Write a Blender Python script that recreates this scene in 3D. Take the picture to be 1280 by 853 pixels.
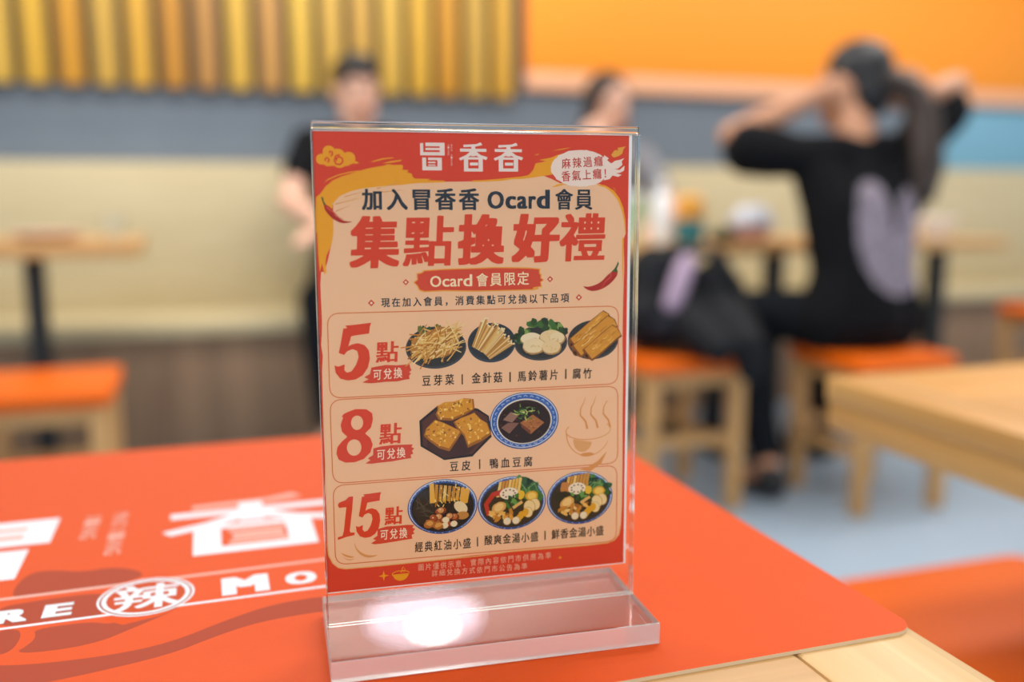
import bpy, bmesh, math, random
from mathutils import Vector, Matrix, Euler
C = bpy.context.scene.collection
R = math.radians
for o in list(bpy.data.objects): bpy.data.objects.remove(o)

# ---------------------------------------------------------------- camera, world, light, exposure
sc = bpy.context.scene
cam_d = bpy.data.cameras.new('camera'); cam = bpy.data.objects.new('camera', cam_d); C.objects.link(cam)
cam.location = (0, 0, .9636); cam.rotation_euler = (R(90 - 9.064), 0, R(-18.18))
cam_d.sensor_width = 36; cam_d.lens = 1164.62 / 1280 * 36
cam_d.clip_start = .01
cam_d.dof.use_dof = True; cam_d.dof.focus_distance = .436; cam_d.dof.aperture_fstop = 2.7
sc.camera = cam
sc.view_settings.view_transform = 'Standard'; sc.view_settings.look = 'None'
sc.view_settings.gamma = 1; sc.view_settings.use_curve_mapping = False
sc.view_settings.exposure = 0.0
sc.cycles.max_bounces = 16; sc.cycles.transmission_bounces = 14; sc.cycles.transparent_max_bounces = 16
sc.cycles.sample_clamp_indirect = 8
W = bpy.data.worlds.new('world'); sc.world = W; W.use_nodes = True
W.node_tree.nodes['Background'].inputs[0].default_value = (.93, .96, 1, 1)
W.node_tree.nodes['Background'].inputs[1].default_value = 1.0
def area(name, loc, rot, sx, sy, power, col=(1, .96, .9)):
    l = bpy.data.lights.new(name, 'AREA'); l.shape = 'RECTANGLE'; l.size = sx; l.size_y = sy; l.energy = power; l.color = col
    o = bpy.data.objects.new(name, l); o.location = loc; o.rotation_euler = rot; C.objects.link(o); return o
area('ceiling_lamp_front', (.3, .2, 2.85), (0, 0, 0), 1.6, .5, 12)
area('ceiling_lamp_aisle', (1.6, 1.5, 2.85), (0, 0, 0), 1.6, .5, 30)
area('ceiling_lamp_back', (-.2, 2.6, 2.85), (0, 0, 0), 2.2, .4, 40)
area('ceiling_lamp_side', (3.2, 2.6, 2.85), (0, 0, 0), 2.2, .4, 45)
area('poster_fill_left', (-.6, -2.2, 2.6), (R(-25), 0, 0), 2.4, 1.0, 130)  # unseen fill light added behind the camera to brighten the poster front
area('poster_fill_right', (1.6, -2.2, 2.6), (R(-25), 0, 0), 2.0, 1.0, 60)  # second added fill beside it, also out of view, for the poster side
area('ceiling_lamp_slats', (.2, 3.55, 2.8), (R(15), 0, 0), 2.6, .15, 22, (1, .95, .85))

# ---------------------------------------------------------------- helpers
def S(h):
    h = h.lstrip('#'); c = [int(h[i:i + 2], 16) / 255 for i in (0, 2, 4)]
    return tuple((x / 12.92 if x <= .04045 else ((x + .055) / 1.055) ** 2.4) for x in c) + (1,)
def mat(name, col, rough=.5, metal=0, coat=0, spec=.5, bump=0, bscale=200, var=0, vscale=(4, 4, 4)):
    m = bpy.data.materials.new(name); m.use_nodes = True; nt = m.node_tree; b = nt.nodes['Principled BSDF']
    c = S(col) if isinstance(col, str) else col
    b.inputs['Base Color'].default_value = c; b.inputs['Roughness'].default_value = rough; b.inputs['Metallic'].default_value = metal
    b.inputs['Coat Weight'].default_value = coat; b.inputs['Specular IOR Level'].default_value = spec
    tc = nt.nodes.new('ShaderNodeTexCoord')
    if var:
        mp = nt.nodes.new('ShaderNodeMapping'); mp.inputs['Scale'].default_value = vscale
        n = nt.nodes.new('ShaderNodeTexNoise'); n.inputs['Scale'].default_value = 1; n.inputs['Detail'].default_value = 4
        mx = nt.nodes.new('ShaderNodeMix'); mx.data_type = 'RGBA'
        mx.inputs[6].default_value = tuple(x * (1 - var) for x in c[:3]) + (1,); mx.inputs[7].default_value = tuple(min(1, x * (1 + var)) for x in c[:3]) + (1,)
        nt.links.new(tc.outputs['Object'], mp.inputs[0]); nt.links.new(mp.outputs[0], n.inputs[0]); nt.links.new(n.outputs[0], mx.inputs[0]); nt.links.new(mx.outputs[2], b.inputs['Base Color'])
    if bump:
        n2 = nt.nodes.new('ShaderNodeTexNoise'); n2.inputs['Scale'].default_value = bscale; bp = nt.nodes.new('ShaderNodeBump'); bp.inputs['Strength'].default_value = bump; bp.inputs['Distance'].default_value = .001
        nt.links.new(tc.outputs['Object'], n2.inputs[0]); nt.links.new(n2.outputs[0], bp.inputs['Height']); nt.links.new(bp.outputs[0], b.inputs['Normal'])
    return m
def wood(name, c1, c2, axis='X', plank=.06, rough=.4, scale=1.0):
    """long-grained planks; axis = the grain's direction"""
    m = bpy.data.materials.new(name); m.use_nodes = True; nt = m.node_tree; N = nt.nodes; L = nt.links; b = N['Principled BSDF']
    b.inputs['Roughness'].default_value = rough
    tc = N.new('ShaderNodeTexCoord'); sx = N.new('ShaderNodeSeparateXYZ'); L.new(tc.outputs['Object'], sx.inputs[0])
    def math_(op, a, v):
        n = N.new('ShaderNodeMath'); n.operation = op; L.new(a, n.inputs[0])
        if hasattr(v, 'links'): L.new(v, n.inputs[1])
        else: n.inputs[1].default_value = v
        return n.outputs[0]
    across = {'X': 'Y', 'Y': 'X', 'Z': 'X'}[axis]
    idx = math_('FLOOR', math_('DIVIDE', sx.outputs[across], plank), 0)
    wn = N.new('ShaderNodeTexWhiteNoise'); wn.noise_dimensions = '1D'; L.new(idx, wn.inputs['W'])
    cb = N.new('ShaderNodeCombineXYZ'); sc_ = {'X': (3, 60, 60), 'Y': (60, 3, 60), 'Z': (60, 60, 3)}[axis]
    for i, k in enumerate('XYZ'):
        v = math_('MULTIPLY', sx.outputs[k], sc_[i] * scale)
        if k == axis: v = math_('ADD', v, math_('MULTIPLY', wn.outputs[0], 37.0))
        L.new(v, cb.inputs[i])
    n1 = N.new('ShaderNodeTexNoise'); n1.inputs['Scale'].default_value = 1; n1.inputs['Detail'].default_value = 6; n1.inputs['Distortion'].default_value = .6; L.new(cb.outputs[0], n1.inputs[0])
    rp = N.new('ShaderNodeValToRGB'); rp.color_ramp.elements[0].position = .3; rp.color_ramp.elements[1].position = .7
    rp.color_ramp.elements[0].color = S(c2); rp.color_ramp.elements[1].color = S(c1); L.new(n1.outputs[0], rp.inputs[0])
    hv = N.new('ShaderNodeHueSaturation'); L.new(rp.outputs[0], hv.inputs['Color']); L.new(math_('ADD', math_('MULTIPLY', wn.outputs[0], .22), .89), hv.inputs['Value'])
    L.new(hv.outputs[0], b.inputs['Base Color'])
    return m
def clear_sheet(name):
    m = bpy.data.materials.new(name); m.use_nodes = True; nt = m.node_tree; nt.nodes.remove(nt.nodes['Principled BSDF'])
    t = nt.nodes.new('ShaderNodeBsdfTransparent'); t.inputs[0].default_value = (.985, .99, .988, 1)
    g = nt.nodes.new('ShaderNodeBsdfGlossy'); g.inputs['Roughness'].default_value = .01
    f = nt.nodes.new('ShaderNodeFresnel'); f.inputs[0].default_value = 1.24
    mx = nt.nodes.new('ShaderNodeMixShader'); nt.links.new(f.outputs[0], mx.inputs[0]); nt.links.new(t.outputs[0], mx.inputs[1]); nt.links.new(g.outputs[0], mx.inputs[2])
    nt.links.new(mx.outputs[0], nt.nodes['Material Output'].inputs[0]); return m
def glass(name, col=(.97, .985, .98, 1), ior=1.49, rough=0):
    m = bpy.data.materials.new(name); m.use_nodes = True; nt = m.node_tree; nt.nodes.remove(nt.nodes['Principled BSDF'])
    g = nt.nodes.new('ShaderNodeBsdfGlass'); g.inputs['Color'].default_value = col; g.inputs['IOR'].default_value = ior; g.inputs['Roughness'].default_value = rough
    nt.links.new(g.outputs[0], nt.nodes['Material Output'].inputs[0]); return m
def emit(name, col, st):
    m = bpy.data.materials.new(name); m.use_nodes = True; nt = m.node_tree; nt.nodes.remove(nt.nodes['Principled BSDF'])
    e = nt.nodes.new('ShaderNodeEmission'); e.inputs[0].default_value = S(col); e.inputs[1].default_value = st
    nt.links.new(e.outputs[0], nt.nodes['Material Output'].inputs[0]); return m
def ink(name, rough=.45, spec=.15):
    m = bpy.data.materials.new(name); m.use_nodes = True; nt = m.node_tree; b = nt.nodes['Principled BSDF']
    a = nt.nodes.new('ShaderNodeVertexColor'); a.layer_name = 'Col'; nt.links.new(a.outputs[0], b.inputs['Base Color']); b.inputs['Roughness'].default_value = rough
    b.inputs['Specular IOR Level'].default_value = spec
    return m

def thing(name, label, cat, loc=(0, 0, 0), rotz=0, group=None):
    o = bpy.data.objects.new(name, None); o.empty_display_size = .05; C.objects.link(o)
    o.location = loc; o.rotation_euler = (0, 0, rotz); o['label'] = label; o['category'] = cat
    if group: o['group'] = group
    return o
def link(name, me, m, parent=None, label=None):
    o = bpy.data.objects.new(name, me); C.objects.link(o)
    if m is not None:
        me.materials.clear()
        for x in (m if isinstance(m, (list, tuple)) else [m]): me.materials.append(x)
    if parent is not None: o.parent = parent
    if label: o['label'] = label
    return o
def struct(o): o['kind'] = 'structure'; return o
def tag(o, label, cat, group=None):
    o['label'] = label; o['category'] = cat
    if group: o['group'] = group
    return o
def dup(root, loc, label=None, rotz=None):
    r = root.copy(); C.objects.link(r); r.location = loc
    if rotz is not None: r.rotation_euler = (0, 0, rotz)
    if label: r['label'] = label
    for ch in list(root.children):
        c = ch.copy(); C.objects.link(c); c.parent = r
        for g in list(ch.children):
            d = g.copy(); C.objects.link(d); d.parent = c
    return r
class MB:
    """collects bevelled boxes, tubes, lathes into one mesh"""
    def __init__(s): s.bm = bmesh.new()
    def _merge(s, b):
        me = bpy.data.meshes.new('tmp'); b.to_mesh(me); b.free(); s.bm.from_mesh(me); bpy.data.meshes.remove(me)
    def box(s, x0, x1, y0, y1, z0, z1, bev=0, seg=2, vert=0):
        b = bmesh.new(); bmesh.ops.create_cube(b, size=1)
        for v in b.verts: v.co = Vector(((x0 + x1) / 2 + v.co.x * (x1 - x0), (y0 + y1) / 2 + v.co.y * (y1 - y0), (z0 + z1) / 2 + v.co.z * (z1 - z0)))
        if vert:
            es = [e for e in b.edges if abs((e.verts[0].co - e.verts[1].co).z) > 1e-6]
            bmesh.ops.bevel(b, geom=es, offset=vert, segments=6, affect='EDGES', profile=.5)
        if bev:
            es = [e for e in b.edges if len(e.link_faces) == 2 and e.calc_face_angle(0) > .9] if vert else b.edges[:]
            bmesh.ops.bevel(b, geom=es, offset=bev, segments=seg, affect='EDGES', profile=.5)
        s._merge(b); return s
    def tube(s, p0, p1, r0, r1=None, n=24, caps=True):
        r1 = r0 if r1 is None else r1; p0, p1 = Vector(p0), Vector(p1); d = p1 - p0
        b = bmesh.new(); bmesh.ops.create_cone(b, cap_ends=caps, segments=n, radius1=r0, radius2=r1, depth=d.length)
        M = Matrix.Translation((p0 + p1) / 2) @ d.to_track_quat('Z', 'Y').to_matrix().to_4x4()
        bmesh.ops.transform(b, matrix=M, verts=b.verts); s._merge(b); return s
    def ball(s, c, r, n=16, m=None):
        b = bmesh.new(); bmesh.ops.create_uvsphere(b, u_segments=n, v_segments=n // 2 + 2, radius=1)
        r = (r, r, r) if not isinstance(r, (tuple, list)) else r
        M = Matrix.Translation(c) @ ((m or Matrix.Identity(3)).to_4x4()) @ Matrix.Diagonal((r[0], r[1], r[2], 1))
        bmesh.ops.transform(b, matrix=M, verts=b.verts); s._merge(b); return s
    def lathe(s, prof, c=(0, 0, 0), n=32):
        b = bmesh.new(); rings = []
        for r, z in prof:
            rings.append([b.verts.new((c[0] + r * math.cos(2 * math.pi * i / n), c[1] + r * math.sin(2 * math.pi * i / n), c[2] + z)) for i in range(n)])
        for a, d in zip(rings, rings[1:]):
            for i in range(n): b.faces.new((a[i], a[(i + 1) % n], d[(i + 1) % n], d[i]))
        if prof[0][0] > 0: b.faces.new(rings[0][::-1])
        if prof[-1][0] > 0: b.faces.new(rings[-1])
        bmesh.ops.remove_doubles(b, verts=b.verts, dist=1e-6)
        s._merge(b); return s
    def prism(s, pts, z0, z1):
        b = bmesh.new(); lo = [b.verts.new((x, y, z0)) for x, y in pts]; hi = [b.verts.new((x, y, z1)) for x, y in pts]; n = len(pts)
        b.faces.new(lo[::-1]); b.faces.new(hi)
        for i in range(n): b.faces.new((lo[i], lo[(i + 1) % n], hi[(i + 1) % n], hi[i]))
        bmesh.ops.recalc_face_normals(b, faces=b.faces); s._merge(b); return s
    def build(s, name, m, parent=None, smooth=True, label=None):
        me = bpy.data.meshes.new(name); s.bm.to_mesh(me); s.bm.free()
        if smooth:
            for p in me.polygons: p.use_smooth = True
            try: me.set_sharp_from_angle(angle=R(35))
            except Exception: pass
        return link(name, me, m, parent, label)

# ---- flat printing: coloured shapes stacked in hair-thin layers on a sheet (mm in the sheet's plane)
class Ink:
    layer = 0
    def __init__(s, ox=0, oy=0): s.v = []; s.f = []; s.c = []; s.ox = ox; s.oy = oy
    def poly(s, pts, col):
        Ink.layer += 1; z = Ink.layer * 2e-6; b = len(s.v)
        a = sum(p[0] * q[1] - q[0] * p[1] for p, q in zip(pts, list(pts[1:]) + [pts[0]]))
        if a < 0: pts = pts[::-1]
        s.v += [((x - s.ox) * .001, (y - s.oy) * .001, z) for x, y in pts]; s.f.append(tuple(range(b, b + len(pts)))); s.c.append(S(col)); return s
    def ell(s, cx, cy, rx, ry, col, n=36, rot=0, wob=0, rnd=None):
        pts = []
        for i in range(n):
            t = 2 * math.pi * i / n; k = 1 + (rnd.uniform(-wob, wob) if wob else 0)
            x, y = rx * k * math.cos(t), ry * k * math.sin(t)
            pts.append((cx + x * math.cos(rot) - y * math.sin(rot), cy + x * math.sin(rot) + y * math.cos(rot)))
        return s.poly(pts, col)
    def stroke(s, pts, w, col, w1=None, closed=False):
        pts = [Vector(p) for p in pts]; n = len(pts); l, r = [], []
        w1 = w if w1 is None else w1
        for i, p in enumerate(pts):
            a = pts[(i - 1) % n] if (i or closed) else p; c = pts[(i + 1) % n] if (i < n - 1 or closed) else p
            d = (c - a).normalized(); q = Vector((-d.y, d.x)) * (w + (w1 - w) * i / max(1, n - 1)) / 2; l.append(p + q); r.append(p - q)
        Ink.layer += 1; z = Ink.layer * 2e-6; b = len(s.v)
        for p in l + r: s.v.append(((p.x - s.ox) * .001, (p.y - s.oy) * .001, z))
        for i in range(n if closed else n - 1):
            j = (i + 1) % n; s.f.append((b + i, b + n + i, b + n + j, b + j)); s.c.append(S(col))
        return s
    def glyph(s, ch, cx, cy, w, h, col, weight=0, shear=0, rot=0, fit=False, rough=0, wx=None):
        """one character centred at cx,cy; weight thickens it (in em)"""
        Ink.layer += 1
        vs, fs, bb = glyph_mesh(ch)
        if fit: gx, gy, gw, gh = (bb[0] + bb[1]) / 2, (bb[2] + bb[3]) / 2, bb[1] - bb[0], bb[3] - bb[2]
        else: gx, gy, gw, gh = .5, .38, .92, .92
        wx = weight if wx is None else wx
        if fit: gw += 2 * wx; gh += 2 * weight
        offs = [(0, 0)] + ([(i * wx, j * weight) for i in (-1, 0, 1) for j in (-1, 0, 1) if i or j] if weight or wx else [])
        if max(weight, wx) > .04: offs += [(i * wx * .5, j * weight * .5) for i in (-1, 1) for j in (-1, 1)]
        rnd = random.Random(ord(ch[0]))
        for k_, (dx, dy) in enumerate(offs[::-1]):
            b = len(s.v); z = (Ink.layer + k_) * 2e-6
            for x, y in vs:
                X = (x + dx - gx) / gw * w; Y = (y + dy - gy) / gh * h; X += shear * Y
                if rough: X += rnd.gauss(0, rough); Y += rnd.gauss(0, rough)
                s.v.append(((cx + X * math.cos(rot) - Y * math.sin(rot) - s.ox) * .001, (cy + X * math.sin(rot) + Y * math.cos(rot) - s.oy) * .001, z))
            for f in fs: s.f.append(tuple(b + i for i in f)); s.c.append(S(col))
        return s
    def text(s, row, col, weight=0, **k):
        chars, boxes = row
        L0 = Ink.layer
        for ch, bx in zip(chars, boxes): Ink.layer = L0; s.glyph(ch, *bx, col, weight, **k)
        Ink.layer = L0 + 15
        return s
    def build(s, name, m, parent, label=None):
        me = bpy.data.meshes.new(name); me.from_pydata(s.v, [], s.f)
        ca = me.color_attributes.new('Col', 'FLOAT_COLOR', 'CORNER'); buf = []
        for f, c in zip(s.f, s.c): buf += list(c) * len(f)
        ca.data.foreach_set('color', buf); me.update()
        return link(name, me, m, parent, label)
_G = {}
def glyph_mesh(ch):
    if ch in _G: return _G[ch]
    c = bpy.data.curves.new('g', 'FONT'); c.body = ch; c.resolution_u = 3
    o = bpy.data.objects.new('g', c); C.objects.link(o)
    dg = bpy.context.evaluated_depsgraph_get(); dg.update(); e = o.evaluated_get(dg); m = e.to_mesh()
    vs = [(v.co.x, v.co.y) for v in m.vertices]; fs = [tuple(p.vertices) for p in m.polygons]
    e.to_mesh_clear(); bpy.data.objects.remove(o); bpy.data.curves.remove(c)
    xs = [v[0] for v in vs]; ys = [v[1] for v in vs]; _G[ch] = (vs, fs, (min(xs), max(xs), min(ys), max(ys))); return _G[ch]

# ---------------------------------------------------------------- materials
M_floor = mat('floor_vinyl', '#9eb0c2', .4, var=.05, vscale=(3, 3, 3))
M_grey = mat('grey_wall_board', '#6e7985', .6, var=.12, vscale=(3, 3, .6))
M_orange_wall = mat('orange_paint', '#ff9a24', .6)
M_trim = mat('peach_trim', '#f0b48c', .5)
M_ceiling = mat('ceiling_white', '#d8d8d4', .8)
M_bench = wood('bench_pale_wood', '#d2c39e', '#c5b48c', 'X', .5, .5)
M_benchfront = wood('bench_front_brown_wood', '#9a7c60', '#856750', 'Z', .09, .6)
M_table = wood('table_oak', '#d6a76c', '#bf8e54', 'X', .05, .38)
M_table_y = wood('table_oak_end', '#d8af76', '#c89c60', 'Y', .09, .38)
M_table2 = wood('table_warm_oak', '#dca35c', '#c58a44', 'X', .08, .35)
M_table2_y = wood('table_warm_oak_end', '#dfa862', '#c98f4a', 'Y', .09, .35)
M_stoolwood = wood('stool_beech', '#d8a86c', '#c4935a', 'Z', .5, .5)
M_seat = mat('orange_seat_vinyl', '#e66406', .4, spec=.25)
M_black = mat('black_steel', '#17191c', .45)
M_mat = mat('orange_leatherette', '#d94e13', .55, spec=.18, bump=.12, bscale=900, var=.03, vscale=(60, 60, 60))
M_matedge = mat('mat_backing', '#d8c2a0', .8)
M_ink = ink('printed_ink', .55, .12); M_matink = ink('mat_ink', .6, .15)
M_paper = mat('paper_white', '#f4ece8', .5)
M_acredge = glass('acrylic_cut_edge', (.99, .985, .98, 1), 1.49, .12)
nt_ = M_acredge.node_tree; df_ = nt_.nodes.new('ShaderNodeBsdfDiffuse'); df_.inputs[0].default_value = (.9, .86, .86, 1); mx_ = nt_.nodes.new('ShaderNodeMixShader'); mx_.inputs[0].default_value = .38
nt_.links.new(nt_.nodes['Glass BSDF'].outputs[0], mx_.inputs[1]); nt_.links.new(df_.outputs[0], mx_.inputs[2]); nt_.links.new(mx_.outputs[0], nt_.nodes['Material Output'].inputs[0])
M_sheet = clear_sheet('acrylic_sheet'); M_acr = glass('acrylic_block', (.985, .99, .99, 1))

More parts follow.
